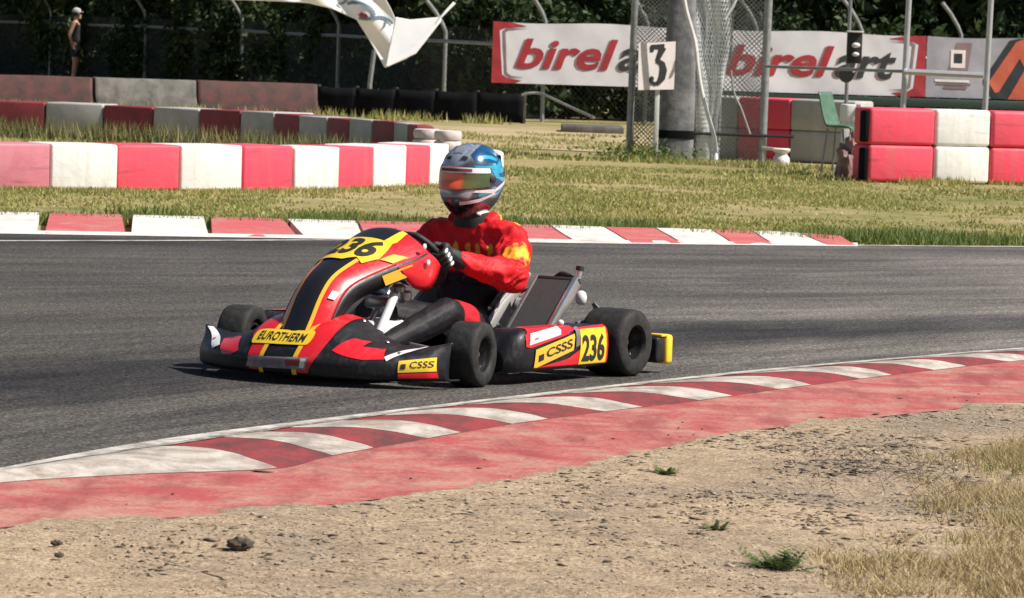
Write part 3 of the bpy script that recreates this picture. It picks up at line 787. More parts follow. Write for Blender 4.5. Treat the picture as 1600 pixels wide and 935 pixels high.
M['wire_dark'] = mat('wire_dark', (0.10, 0.105, 0.11), rough=0.6)
def fence_Y(x): return np.interp(x, [-400, 0, 770, 1600, 2000], [122, 108, 75.5, 78, 79])
root = empty('wire_fence', (0, 0, 0)); tag(root, 'tall grey wire fence with cranked posts in front of the dark trees', 'fence')
posts = [(-75, 1.38, 1.62), (78, 1.38, 1.62), (226, 1.37, 1.6), (377, 1.35, 1.57), (528, 1.32, 1.52), (695, 1.29, 1.45), (850, 1.28, 1.7), (1010, 1.28, 1.7), (1180, 1.28, 1.7), (1345, 1.28, 1.7), (1500, 1.28, 1.7), (1660, 1.28, 1.7)]
pp = []
for x, rz_, bz in posts:
    p = at(x, 100, fence_Y(x)); p.z = 0; pp.append((p, rz_))
    mb = MB(); mb.tube([(p.x, p.y, -0.05), (p.x, p.y, bz), (p.x - 0.06, p.y, bz + 0.14), (p.x - 0.20, p.y - .05, bz + 0.36), (p.x - .36, p.y - .1, bz + .55)], 0.036, 8)
    mb.build('post', M['galv'], root, 40)
for i in range(len(pp) - 1):
    (a, ra), (b, rb_) = pp[i], pp[i + 1]
    mb = MB(); mb.tube([(a.x, a.y - .05, ra), ((a.x + b.x) / 2, (a.y + b.y) / 2 - .05, (ra + rb_) / 2 - 0.012), (b.x, b.y - .05, rb_)], 0.036, 6); mb.build('rail', M['galv'], root, 40)
    chainlink(a, b, 0.0, 1.55, 0.10, 0.0022, M['wire_dark'], root)
# two odd stubs
for x, yb_, yt, lb in ((583, 130, 78, 'short leaning grey post below the torn banner'),):
    a = at(x - 5, yb_, 76.5); b = at(x + 2, yt, 76.5)
    mb = MB(); mb.tube([(a.x, a.y, -0.04), (a.x, a.y, a.z), (b.x, b.y, b.z)], 0.04, 8); o = mb.build('leaning_post', M['galv'], None, 40); tag(o, lb, 'post')
mb = MB(); pts_ = [at(815, 149, 72), at(826, 146, 72), at(842, 146, 72), at(856, 151, 71.8), at(890, 167, 71.5), at(928, 184, 71)]
mb.tube(curve_pts(pts_, 20), 0.022, 8)
o = mb.build('bent_pipe', M['galv'], None, 40); tag(o, 'pale bent pipe slanting to the ground under the banner', 'pipe')
mb = MB(); a = at(930, 190, 66); mb.box((a.x, 68.5, 0.02), (0.95, 1.6, 0.12), 0.02); o = mb.build('concrete_slab', M['grey_white'], None, 40)
tag(o, 'low flat concrete slab on the verge beneath the banner', 'slab')

# banners: sheets hung on the fence, each with its print
def banner(name, x0, x1, z0, z1, Y0, Y1, matl, label, cat='banner', sag=0.02, group=None):
    a = at(x0, 90, Y0); b = at(x1, 90, Y1); a.z = b.z = 0; d = b - a; L = d.length; dv = d / L; nv = Vector((dv.y, -dv.x, 0))
    def fn(u, v, off=0.0):                     # u 0..1 along, v 0..1 up
        wv = sag * noise.noise(Vector((u * L * 1.3 + v * 1.5, v * 0.8, x0))) + 0.4 * sag * noise.noise(Vector((u * L * 4 + v * 4, v * 2, x0)))
        top = 0.018 * math.sin(u * L * 2.4)
        return a + dv * (u * L) + nv * (wv + off) + Vector((0, 0, z0 + (z1 - z0) * v - top * v))
    mb = MB(); nu = max(8, int(L * 16))
    mb.grid([[fn(i / nu, j / 12) for i in range(nu + 1)] for j in range(13)])
    o = mb.build(name, matl, None, 180); tag(o, label, cat, group)
    return o, fn, L
def prt(o, fn, V, F, matl, name='lettering'):
    mb = MB(); mb.add(V, F); return mb.build(name, matl, o)
def off(fn, d): return lambda u, v: fn(u, v, d)
HB = 1.05
b1, f1, L1 = banner('banner', 769, 1062, 0.62, 1.66, fence_Y(769) - .3, fence_Y(1062) - .3, M['banner_white'], 'white banner with red and black lettering hung left of the numbered pillar', group='lettered banners')
def frame_print(o, fn, mirror=False):
    X = (lambda u: 1 - u) if mirror else (lambda u: u)
    for k, (pts_, mt_) in enumerate((
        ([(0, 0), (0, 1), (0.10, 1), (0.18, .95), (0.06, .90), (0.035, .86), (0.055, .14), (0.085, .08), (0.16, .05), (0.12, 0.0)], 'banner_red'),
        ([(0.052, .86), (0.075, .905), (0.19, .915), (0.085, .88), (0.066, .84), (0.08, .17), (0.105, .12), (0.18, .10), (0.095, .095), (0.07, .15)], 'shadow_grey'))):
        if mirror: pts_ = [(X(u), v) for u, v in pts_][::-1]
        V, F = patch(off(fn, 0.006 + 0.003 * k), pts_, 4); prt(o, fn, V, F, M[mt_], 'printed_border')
frame_print(b1, f1)
def birel(o, fn, u0_, wd, v0, ht, art=True):
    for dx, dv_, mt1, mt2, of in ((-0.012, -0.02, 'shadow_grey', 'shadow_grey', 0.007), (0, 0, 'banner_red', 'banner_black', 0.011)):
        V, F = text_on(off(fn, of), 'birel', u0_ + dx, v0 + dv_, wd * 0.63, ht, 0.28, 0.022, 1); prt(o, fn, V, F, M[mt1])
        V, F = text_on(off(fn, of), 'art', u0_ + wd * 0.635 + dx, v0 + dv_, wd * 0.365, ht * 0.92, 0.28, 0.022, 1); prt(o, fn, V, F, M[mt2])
birel(b1, f1, 0.125, 0.86, 0.25, 0.50)
b2, f2, L2 = banner('banner', 1112, 1447, 0.60, 1.66, fence_Y(1112) - .3, fence_Y(1447) - .3, M['banner_white'], 'white banner with red and black lettering behind the wire netting and signal box', group='lettered banners')
frame_print(b2, f2, True)
birel(b2, f2, 0.07, 0.79, 0.27, 0.50)
b3, f3, L3 = banner('banner', 1448, 1640, 0.60, 1.66, fence_Y(1448) - .3, fence_Y(1640) - .3, M['banner_grey'], 'grey banner with an orange diamond emblem at the right edge of the picture', group='lettered banners')
def sc_(px): return (px - 1448) / 192.0
V, F = patch(off(f3, .006), [(sc_(1480), .42), (sc_(1494), .92), (sc_(1518), .92), (sc_(1512), .42)], 2); prt(b3, f3, V, F, M['shadow_grey'], 'printed_panel')
for (x0, x1, v0, v1, mt_, of) in ((1485, 1508, .50, .80, 'sign_white', .010), (1490, 1503, .58, .74, 'banner_black', .014), (1462, 1515, .26, .30, 'sticker_white', .010), (1464, 1518, .215, .24, 'shadow_grey', .010), (1476, 1512, .15, .19, 'shadow_grey', .010)):
    V, F = patch(off(f3, of), [(sc_(x0), v0), (sc_(x1), v0), (sc_(x1), v1), (sc_(x0), v1)], 2); prt(b3, f3, V, F, M[mt_], 'printed_panel')
V, F = patch(off(f3, .008), [(sc_(1537), .32), (sc_(1576), .96), (sc_(1590), .99), (sc_(1640), .99), (sc_(1640), 0), (sc_(1552), 0), (sc_(1537), .26)], 4); prt(b3, f3, V, F, M['banner_black'], 'emblem_ground')
cxm = 1597
dia = [(1545, .27), (1586, .93), (1597, .98), (1608, .93), (1640, .42), (1640, .10), (1628, .0), (1604, 0), (1606, .10), (1622, .34), (1597, .74), (1562, .12), (1556, .10)]
V, F = patch(off(f3, .013), [(sc_(x), v) for x, v in [(1545, .27), (1586, .93), (1597, .98), (1608, .93), (1602, .80), (1590, .62), (1562, .12), (1556, .10)]], 3); prt(b3, f3, V, F, M['banner_orange'], 'emblem_limb')
V, F = patch(off(f3, .014), [(sc_(x), v) for x, v in [(1576, .0), (1602, .50), (1592, .68), (1602, .82), (1634, .36), (1608, 0)]], 3); prt(b3, f3, V, F, M['banner_orange'], 'emblem_limb')
# dark green board under the banners
a = at(1108, 150, fence_Y(1108) - .4); b = at(1660, 165, fence_Y(1660) - .4); a.z = b.z = 0; d = b - a
mb = MB(); mb.box(((a.x + b.x) / 2, (a.y + b.y) / 2, 0.50), (d.length, 0.04, 0.15), 0.008, M=Matrix.Rotation(math.atan2(d.y, d.x), 3, 'Z'))
o = mb.build('fence_board', M['green_paint'], None, 40); tag(o, 'long dark green board below the banners behind the blocks', 'board')

# torn white banner dangling from a line
YB = 68.0
root = empty('torn_banner', (0, 0, 0)); tag(root, 'torn white banner dangling from above, its corner folded over', 'banner')
def sheet(outline, name, matl, depth, parent=root, sub=5):
    def fn(x, y):
        q = at(x, y, YB + depth(x, y)); return q
    V, F = patch(fn, outline, sub); mb = MB(); mb.add(V, F); return mb.build(name, matl, parent, 180, solid=0.006)
dep1 = lambda x, y: 0.07 * math.sin((x - 500) * 0.05 + y * 0.04) + 0.03 * math.sin(x * 0.11 - y * 0.09) + 0.0012 * (x - 560)
main = sheet([(90, -70), (90, -9), (250, -3), (400, 1), (482, 5), (518, 14), (557, 31), (575, 60), (601, 106), (634, 92), (636, 78), (622, 45), (617, 27), (609, 10), (600, -6), (585, -70)][::-1], 'cloth', M['flag_white'], dep1)
fold = sheet([(602, 106), (636, 92), (648, 82), (672, 52), (690, 28), (712, 6), (708, 3), (686, 27), (640, 31), (618, 27), (628, 52), (637, 79)][::-1], 'folded_corner', M['flag_white'], lambda x, y: -0.28 + 0.0016 * (x - 600) + (106 - y) * 0.002)
curl = sheet([(600, 104), (637, 79), (648, 70), (690, 29), (689, 34), (650, 84), (603, 106)][::-1], 'hem', M['flag_white'], lambda x, y: -0.36 + 0.0016 * (x - 600) + (106 - y) * 0.002, sub=3)
fnm = lambda x, y: at(x, y, YB + dep1(x, y) - 0.03)
def ring2(cx, cy, rx, ry, a0, a1, wd, ang=0.35):
    pts_ = []
    for i in range(15):
        t = a0 + (a1 - a0) * i / 14; x, y = rx * math.cos(t), ry * math.sin(t)
        pts_.append((cx + x * math.cos(ang) - y * math.sin(ang), cy + x * math.sin(ang) + y * math.cos(ang)))
    V, F = stroke2d(pts_, [wd] * 15); return [fnm(p[0], p[1]) for p in V], F
for (cx, cy, rx, ry, a0, a1, wd, mt_) in ((563, 17, 23, 11, -2.9, 1.5, 5.0, 'banner_blue'), (568, 22, 7, 3, 0.2, 2.6, 7.0, 'banner_red'), (531, -6, 12, 12, -0.6, 1.5, 4.0, 'banner_blue'), (598, 38, 17, 10, -3.0, -0.6, 4.5, 'banner_blue'), (600, 38, 2, 6, -1.4, 1.4, 3.0, 'banner_blue'), (617, 50, 2, 4, -1.4, 1.4, 3.0, 'banner_blue')):
    V, F = ring2(cx, cy, rx, ry, a0, a1, wd); mb = MB(); mb.add(V, F); mb.build('lettering', M[mt_], main)
root2 = empty('banner_line', (0, 0, 0)); tag(root2, 'cable between two poles that carries the torn white banner', 'cable')
for x in (-9.6, 9.4):
    mb = MB(); mb.tube([(x, YB, -0.05), (x, YB, 3.4)], 0.05, 8); mb.build('pole', M['galv'], root2, 40)
mb = MB(); mb.tube([(-9.6, YB, 3.3), (-4, YB, 2.75), (0, YB, 2.7), (4, YB, 2.8), (9.4, YB, 3.3)], 0.012, 6); mb.build('cable', M['galv'], root2, 40)
for x in (100, 220, 340, 460, 575):
    q = at(x, -68, YB + dep1(x, -68)); mb = MB(); mb.tube([q, (q.x, YB, 2.74)], 0.006, 5); mb.build('tie', M['galv'], root2)
q = at(710, 5, YB - .1); mb = MB(); mb.tube([q, (q.x + .6, YB, 2.7)], 0.006, 5); mb.build('tie', M['galv'], root2)

# ------------------------------------------------------------------ pillar, sign, netting
YP = 53.4
p = at(1055, 248, YP); px_, py_ = p.x, p.y
mb = MB(); rows = []
prof = [(-0.05, .215), (0.0, .213), (0.6, .210), (1.2, .19), (2.2, .155), (4.5, .12), (6.0, .11)]
for z_, hw in prof:
    ring = []
    for j in range(16):
        a = 2 * math.pi * j / 16; e = 4.0
        cx_ = math.copysign(abs(math.cos(a)) ** (2 / e), math.cos(a)); sy_ = math.copysign(abs(math.sin(a)) ** (2 / e), math.sin(a))
        ring.append((px_ + cx_ * hw + 0.012 * z_, py_ + sy_ * hw, z_))
    rows.append(ring + [ring[0]])
mb.grid(rows, flip=False)
pil = empty('pillar', (0, 0, 0)); tag(pil, 'dark grey tapering concrete pillar behind the number three sign', 'pillar')
mb.build('shaft', M['concrete'], pil, 50)
rows = [[(px_ + (q[0] - px_) * 1.03, py_ + (q[1] - py_) * 1.03, z_) for q in rows[1]] for z_ in (0.245, 0.345)]
mb = MB(); mb.grid(rows); mb.build('band', M['belt'], pil, 50)
sg = empty('number_sign', (0, 0, 0)); tag(sg, 'white square sign with black number 3 on a white post', 'sign')
YS = 52.8
c = [at(997, 141, YS - .10), at(1053, 140, YS + .08), at(1056, 65, YS + .08), at(998, 68, YS - .10)]
mb = MB(); mb.add([q for q in c] + [q + Vector((0, .02, 0)) for q in c], [(0, 1, 2, 3), (7, 6, 5, 4), (0, 4, 5, 1), (1, 5, 6, 2), (2, 6, 7, 3), (3, 7, 4, 0)])
brd = mb.build('board', M['sign_white'], sg)
def sgn(u, v):
    b_ = c[0].lerp(c[1], u); t_ = c[3].lerp(c[2], u); return b_.lerp(t_, v) + Vector((0, -0.006, 0))
S3 = [([(.36, .80), (.36, .905), (.40, .905), (.70, .905)], [.10, .10, .10, .11]), ([(.66, .90), (.58, .74), (.50, .60)], [.20, .14, .10]), ([(.48, .60), (.58, .585), (.66, .52), (.69, .40), (.66, .26), (.58, .16), (.48, .125), (.39, .15), (.345, .22)], [.06, .10, .15, .19, .18, .12, .07, .08, .12])]
mb = MB()
for k, (pts_, wds) in enumerate(S3):
    V, F = stroke2d(pts_, wds); mb.add([sgn(q.x, q.y) + Vector((0, -0.0015 * k, 0)) for q in V], F)
    for j in range(1, len(pts_) - 1):
        mb.add([sgn(pts_[j][0] + wds[j] / 2 * math.cos(a), pts_[j][1] + wds[j] / 2 * math.sin(a)) + Vector((0, -0.002 - 0.0015 * k - .0003 * j, 0)) for a in np.linspace(0, 2 * math.pi, 17)[:-1]], [tuple(range(16))])
ball = [(.37 + .065 * math.cos(a), .235 + .055 * math.sin(a)) for a in np.linspace(0, 2 * math.pi, 17)[:-1]]
mb.add([sgn(*q) + Vector((0, -0.006, 0)) for q in ball], [tuple(range(16))])
mb.build('numeral', M['black_matte'], brd)
a = at(1027, 150, YS + .06); mb = MB(); mb.box((a.x, a.y, 0.42), (0.055, 0.03, 0.92), 0.006); mb.build('post', M['white_pole'], sg, 40)

# netting frame around the pillar
nf = empty('netting_screen', (0, 0, 0)); tag(nf, 'grey wire netting screen with steel posts around the numbered pillar', 'netting')
def vpost(x, Y, wd, z1, matl='galv', name='post', parent=nf, zt=0.02):
    q = at(x, 200, Y); mb = MB(); mb.tube([(q.x, q.y, -0.05), (q.x + zt, q.y, z1)], wd, 10); return mb.build(name, M[matl], parent, 40), q
o, qa = vpost(984, 53.8, 0.045, 3.0)
o, qb = vpost(1192, 53.3, 0.050, 3.0)
o, qc = vpost(1122, 53.6, 0.030, 3.0)
q0 = Vector((qa.x + .42, 53.75, 0))
chainlink(qa, q0, 0.0, 2.6, 0.055, 0.0045, M['galv'], nf, 0.03)
chainlink(qa + Vector((0, .12, 0)), q0 + Vector((0, .1, 0)), 0.0, 2.6, 0.05, 0.004, M['galv'], nf, 0.06)
q1 = at(1082, 200, 53.5); chainlink(q1, qb, 0.0, 2.6, 0.055, 0.0045, M['galv'], nf, 0.03)
chainlink(q1 + Vector((0, .1, 0)), qb + Vector((0, .1, 0)), 0.0, 2.6, 0.06, 0.004, M['galv'], nf, 0.06)
# bunched pale netting gathered round a post: several crumpled layers
M['net_pale'] = mat('net_pale', (0.85, 0.87, 0.87), (0.75, 0.77, 0.77), 10, 0.5, 0.0)
for k in range(3):
    mb = MB()
    def bp(u, z_):
        xw = np.interp(z_, [0, .5, .95, 1.25, 1.8, 2.6], [.115, .13, .17, .26, .30, .36])
        xc = np.interp(z_, [0, .5, .95, 1.25, 1.8, 2.6], [1106, 1104, 1106, 1107, 1103, 1100])
        q = at(xc, 200, 53.4)
        th = u * 5.2 + k * 1.3 + 0.8 * noise.noise(Vector((u * 2, z_ * 2, k * 3.0)))
        return Vector((q.x + (u - .5) * 2 * xw * .95 + .02 * math.sin(th * 3), 53.4 + .05 * math.sin(th * 2 + z_ * 2) + .025 * k, z_))
    n = 24
    for i in range(-n, n * 3):
        for sg_ in (1, -1):
            prev = None
            for j in range(27):
                z_ = 2.6 * j / 26; u = (i / n) + sg_ * j / 26 * 1.0 - (0 if sg_ == 1 else 0)
                if sg_ == -1: u = i / n - j / 26 * 1.0
                if 0 <= u <= 1:
                    q = bp(u, z_)
                    if prev is not None: bars(mb, prev, q, 0.0065)
                    prev = q
                else: prev = None
    o = mb.build('bunched_mesh', M['net_pale'], nf); tag(o, kind='stuff')
mb = MB(); mb.tube(curve_pts([at(1066, -25, 52.6), at(1072, 15, 52.6), at(1085, 62, 52.6), at(1090, 100, 52.6), at(1096, 140, 52.6), at(1106, 180, 52.6), at(1116, 215, 52.6), at(1119, 240, 52.6), at(1117, 258, 52.4), at(1108, 262, 52.3)], 40), 0.024, 8)
mb.build('bent_pipe', M['white_pole'], nf, 40)
mb = MB(); mb.tube([at(1132, 30, 52.7), at(1146, 8, 52.7), at(1152, -6, 52.7)], 0.02, 8); mb.build('brace', M['white_pole'], nf, 40)
mb = MB(); a = at(1111, 60, 53.6); mb.box((a.x, a.y, 1.75), (0.06, 0.02, 1.25), 0.004); mb.build('strip', M['green_paint'], nf)
mb = MB(); mb.tube(curve_pts([at(1142, 110, 52.5), at(1147, 145, 52.5), at(1158, 170, 52.5), at(1172, 210, 52.5)], 16), 0.014, 6); mb.build('cable', M['galv'], nf, 40)
mb = MB(); a = at(1064, 208, 53.4); b = at(1240, 214, 53.2); mb.tube([a, b], 0.02, 6); mb.build('lower_rail', M['black_matte'], nf, 40)

# pipe frame above the tall barrier
pf = empty('pipe_frame', (0, 0, 0)); tag(pf, 'galvanised pipe frame of two uprights and a rail behind the tall barrier', 'frame')
M['pipe_pale'] = mat('pipe_pale', (0.55, 0.56, 0.58), (0.45, 0.46, 0.48), 9, 0.4, 0.5)
for x in (1408, 1536):
    vpost(x, 50.3, 0.033, 3.0, 'pipe_pale', 'upright', pf, 0.05)
mb = MB(); mb.tube([at(1412, 112, 50.22), at(1536, 118, 50.22)], 0.034, 8); mb.build('rail', M['pipe_pale'], pf, 40)
mb = MB(); mb.tube([at(1195, 104, 51.6), at(1412, 112, 50.3)], 0.018, 8); mb.build('thin_rail', M['galv'], pf, 40)

# signal box on a thin pole
sb = empty('signal_lamp', (0, 0, 0)); tag(sb, 'dark signal box with two white lamps on a thin pole', 'signal')
a = at(1320, 190, 51.4); mb = MB(); mb.tube([(a.x, a.y, -0.03), (a.x + 0.02, a.y, 2.9)], 0.022, 8); mb.build('pole', M['frame_grey'], sb, 40)
a = at(1335, 75, 51.3); mb = MB(); mb.box(a, (0.17, 0.14, 0.36), 0.015); bxo = mb.build('housing', M['black_matte'], sb, 40)
for dz, r_ in ((0.03, .05), (-0.075, .042)):
    mb = MB(); mb.lathe([(r_, 0), (r_, .02), (r_ * .9, .045), (r_ * .6, .06), (r_ * .2, .066)], 16, Matrix.Translation((a.x + .01, a.y - .07, a.z + dz)) @ Matrix.Rotation(R(90), 4, 'X') @ Matrix.Scale(0.62, 4, (0, 1, 0))); mb.build('lamp', M['sticker_white'], bxo, 60)
mb = MB(); mb.box((a.x, a.y - .02, a.z + .185), (0.19, 0.19, 0.018), 0.004); mb.build('cover', M['sign_white'], bxo, 40)
mb = MB(); a = at(1322, 118, 51.2); mb.lathe([(0.06, 0), (0.085, .0), (0.085, .03), (0.06, .03)], 18, Matrix.Translation(a) @ Matrix.Rotation(R(90), 4, 'X')); mb.build('round_bracket', M['black_matte'], sb, 40)

# green plastic chair
ch = empty('plastic_chair', (at(1305, 250, 49.4).x, 49.4, 0), R(-24)); tag(ch, 'pale green plastic shell chair leaning beside the tall barrier', 'chair')
cx_, cy_ = 0.0, 0.0
prof = curve_pts([(-0.19, 0, .90), (-0.155, 0, .76), (-0.115, 0, .62), (-0.07, 0, .53), (0.0, 0, .505), (0.1, 0, .505), (0.2, 0, .50), (0.25, 0, .47)], 24)
rows = []
for i, q in enumerate(prof):
    t = i / 23; wdt = 0.20 + 0.03 * math.sin(t * math.pi); rows.append([(cx_ + q.x + (0.03 * (abs(k) / 6) ** 2 if t < .45 else 0), cy_ + k / 6 * wdt, q.z + (0.02 * (abs(k) / 6) ** 3 if t > .45 else 0)) for k in range(-6, 7)])
mb = MB(); mb.grid(rows); mb.build('shell', M['chair_green'], ch, 180, solid=0.022)
for sx, sy in ((-.08, -.16), (-.08, .16), (.17, -.16), (.17, .16)):
    mb = MB(); mb.tube([(cx_ + sx * .7, cy_ + sy * .8, .50), (cx_ + sx * 1.25, cy_ + sy * 1.15, -0.03)], 0.012, 8); mb.build('leg', M['frame_grey'], ch, 40)

# white lamp-like pot at the foot of the netting post, white box, heap of crumpled sheeting
a = at(1221, 240, 52.0); mb = MB()
mb.lathe([(.06, -.03), (.09, 0), (.10, .05), (.095, .09), (.07, .12), (.065, .14), (.10, .165), (.105, .19), (.09, .20)], 20)
o = mb.build('white_pot', M['white_paint'], None, 50); o.location = (a.x, a.y, 0); tag(o, 'small white pot standing by the foot of the netting post', 'pot')
mb = MB(); mb.tube([(qb.x, qb.y - .05, .17), (a.x - .03, a.y, .185)], .018, 8); o = mb.build('short_bar', M['white_pole'], None, 40); tag(o, 'short white bar from the netting post to the pot', 'bar')
a = at(1330, 172, 50.6); mb = MB(); mb.box((a.x, a.y, .66), (.24, .2, .2), .02); mb.box((a.x, a.y, .27), (.2, .16, .6), .02); o = mb.build('white_canister', M['white_paint'], None, 40); tag(o, 'white canister standing behind the green chair', 'canister')
M['sheeting'] = mat('sheeting', (0.33, 0.20, 0.19), (0.12, 0.07, 0.08), 5, 0.45, bump=0.4)
bm = bmesh.new(); bmesh.ops.create_icosphere(bm, subdivisions=4, radius=1.0)
for v in bm.verts:
    k = 1 + .5 * noise.noise(v.co * 2.2) + .3 * noise.noise(v.co * 5); v.co = Vector((v.co.x * .15, v.co.y * .16, max(v.co.z, -.3) * .34)) * k
    v.co.z = max(v.co.z, -.12)
me = bpy.data.meshes.new('crumpled_sheet'); bm.to_mesh(me); bm.free(); me.shade_smooth(); me.set_sharp_from_angle(angle=R(30))
o = link('crumpled_sheet', me, M['sheeting']); a = at(1332, 250, 48.6); o.location = (a.x, a.y, .10); tag(o, 'heap of crumpled reddish sheeting between the chair and the tall barrier', 'sheet')
#PART3
# ------------------------------------------------------------------ the kart (local: X forward, Y to its left, Z up)
KYAW = R(238.0); KLOC = (-0.35, 18.3, 0.0)
kart = empty('racing_kart', KLOC, KYAW)
tag(kart, 'red, black and yellow racing kart number 236 cornering on the track', 'kart')
def V3(*a): return Vector(a)

# --- nose fairing -----------------------------------------------------------
def nose(u, v, d=0.0):
    a = abs(u)
    Y = 0.595 * u
    Xf = 1.065 - 0.285 * a ** 2.4 - 0.03 * max(0, a - .93) / .07
    Xb = 0.72 if a < .55 else 0.72
    zt = float(np.interp(a, [0, .2, .32, .45, .6, .8, 1.0], [.262, .265, .25, .195, .162, .160, .185]))
    zl = .030
    P = [(Xf - .09, zl), (Xf - .015, zl + .006), (Xf, .075), (Xf - .012, .115), (Xf - .30 * (Xf - Xb) - .01, .115 + (zt - .115) * .62), (Xf - .68 * (Xf - Xb), zt - .006), (Xb, zt)]
    t = v * (len(P) - 1); k = min(int(t), len(P) - 2); t -= k
    # smooth interpolation
    q = [P[max(0, min(len(P) - 1, k + j))] for j in (-1, 0, 1, 2)]
    o = []
    for c in (0, 1):
        a_, b_, c_, d_ = (q[j][c] for j in range(4))
        o.append(.5 * (2 * b_ + (c_ - a_) * t + (2 * a_ - 5 * b_ + 4 * c_ - d_) * t * t + (3 * b_ - a_ - 3 * c_ + d_) * t ** 3))
    p = V3(o[0], Y, o[1])
    if d:
        e = 1e-3
        du = nose(u + e, v) - nose(u - e, v); dv = nose(u, min(1, v + e)) - nose(u, max(0, v - e))
        n = du.cross(dv); n.normalize()
        if n.x + n.z * .8 < 0: n = -n
        p = p + n * d
    return p
mb = MB(); mb.grid([[nose(-1 + 2 * i / 128, j / 60) for i in range(129)] for j in range(61)])
nz = mb.build('nose_fairing', M['black_plastic'], kart, 60, solid=0.008)
for sg_ in (-1, 1):                                        # closed ends
    rows = [[nose(sg_, j / 30) for j in range(31)], [V3(nose(sg_, j / 30).x * .25 + .715 * .75, sg_ * .585, nose(sg_, j / 30).z * .96 + .004) for j in range(31)]]
    mb = MB(); mb.grid(rows, flip=sg_ > 0); mb.build('fairing_end', M['black_plastic'], nz, 60)
def nd(u, v): return nose(u, v, .0025)
def nd2(u, v): return nose(u, v, .0040)
def nd3(u, v): return nose(u, v, .0060)
def sticker(parent, fn, poly, mt_, name='sticker', sub=3):
    V, F = patch(fn, poly, max(sub, 4) if parent is nz else sub); mb = MB(); mb.add(V, F); return mb.build(name, M[mt_], parent, 180)
def letter(parent, fn, s, x0, y0, wd, ht, mt_, sub=1, shear=0.0, bold=0.0):
    V, F = text_on(fn, s, x0, y0, wd, ht, shear, bold, sub); mb = MB(); mb.add(V, F); return mb.build('lettering', M[mt_], parent)
# nose middle: red cheeks, yellow pinstripes, black centre
for sg_ in (-1, 1):
    sticker(nz, nd, [(sg_ * .15, .24), (sg_ * .235, .24), (sg_ * .26, .56), (sg_ * .31, .62), (sg_ * .30, .99), (sg_ * .14, .99)], 'kart_red', 'red_panel')
    sticker(nz, nd2, [(sg_ * .115, .20), (sg_ * .150, .20), (sg_ * .155, .99), (sg_ * .12, .99)], 'kart_yellow', 'pinstripe', 4)
# oblong yellow strip with lettering
pts_ = [(-.26 + .025 * math.cos(a), .605 + .045 * math.sin(a)) for a in np.linspace(math.pi / 2, 3 * math.pi / 2, 7)] + [(.165 + .025 * math.cos(a), .615 + .045 * math.sin(a)) for a in np.linspace(-math.pi / 2, math.pi / 2, 7)]
st = sticker(nz, nd3, pts_, 'plate_yellow', 'sticker', 4)
letter(st, lambda u, v: nose(u, v, .0082), 'EUROTHERM', -.235, .583, .375, .052, 'black_matte', 1, 0, .01)
# grey sticker with reddish half low on the nose
st = sticker(nz, nd3, [(-.26, .27), (.22, .29), (.235, .48), (-.23, .45)], 'sticker_grey', 'sticker', 4)
nq = lambda u, v: nose(u, v, .0080)
sticker(st, nq, [(.07, .33), (.17, .34), (.18, .45), (.07, .44)], 'dull_red', 'print', 3)
sticker(st, nq, [(.178, .31), (.21, .31), (.222, .46), (.185, .46)], 'sticker_white', 'print', 3)
sticker(st, nq, [(-.12, .31), (.03, .32), (.04, .44), (-.10, .42)], 'shadow_grey', 'print', 3)
# wings: red splash, white strip, yellow strip
sticker(nz, nd, [(.36, .56), (.42, .72), (.50, .78), (.505, .66), (.63, .73), (.70, .50), (.58, .48)], 'kart_red', 'red_splash', 3)
sticker(nz, nd, [(-.52, .42), (-.66, .66), (-.58, .72), (-.46, .66), (-.36, .50), (-.42, .43)], 'kart_red', 'red_splash', 3)
st = sticker(nz, nd2, [(.69, .54), (.715, .47), (.86, .82), (.845, .89), (.82, .89)], 'sticker_white', 'sticker', 3)
st = sticker(nz, nd2, [(-.97, .84), (-.93, .92), (-.60, .54), (-.66, .46)], 'sticker_white', 'sticker', 3)
st = sticker(nz, nd2, [(.78, .30), (.96, .33), (.95, .55), (.78, .48)], 'plate_yellow', 'sticker', 5)
letter(st, lambda u, v: nose(u, v + .2 * (u - .85), .0060), 'CSSS', .838, .375, .108, .10, 'black_matte', 2, 0, .004)
sticker(st, lambda u, v: nose(u, v, .0060), [(.793, .355), (.818, .36), (.818, .435), (.793, .43)], 'black_matte', 'print', 3)
sticker(nz, nd2, [(.78, .215), (.965, .23), (.962, .315), (.78, .285)], 'kart_red', 'red_line', 3)

# --- front panel (steering fairing) ------------------------------------------
FPs = [(1.035, .100, .110, .012), (.985, .175, .112, .02), (.935, .25, .115, .028), (.872, .345, .115, .034), (.80, .418, .120, .042), (.70, .470, .142, .052), (.557, .525, .175, .064), (.445, .568, .195, .08), (.365, .597, .195, .09), (.320, .600, .185, .10)]
def fpanel(u, v, d=0.0):
    t = v * (len(FPs) - 1); k = min(int(t), len(FPs) - 2); t -= k
    q = [FPs[max(0, min(len(FPs) - 1, k + j))] for j in (-1, 0, 1, 2)]; o = []
    for c in range(4):
        a_, b_, c_, d_ = (q[j][c] for j in range(4))
        o.append(.5 * (2 * b_ + (c_ - a_) * t + (2 * a_ - 5 * b_ + 4 * c_ - d_) * t * t + (3 * b_ - a_ - 3 * c_ + d_) * t ** 3))
    X, Z, W, D = o; a = abs(u)
    p = V3(X - .05 * a ** 2.2, u * W, Z - D * a ** 2.4)
    if d:
        e = 1e-3
        du = fpanel(u + e, v) - fpanel(u - e, v); dv = fpanel(u, min(1, v + e)) - fpanel(u, max(0, v - e)); n = du.cross(dv); n.normalize()
        if n.z + n.x * .7 < 0: n = -n
        p = p + n * d
    return p
rows = [[fpanel(-1 + 2 * i / 40, j / 50) for i in range(41)] for j in range(51)]
mb = MB(); mb.grid(rows)
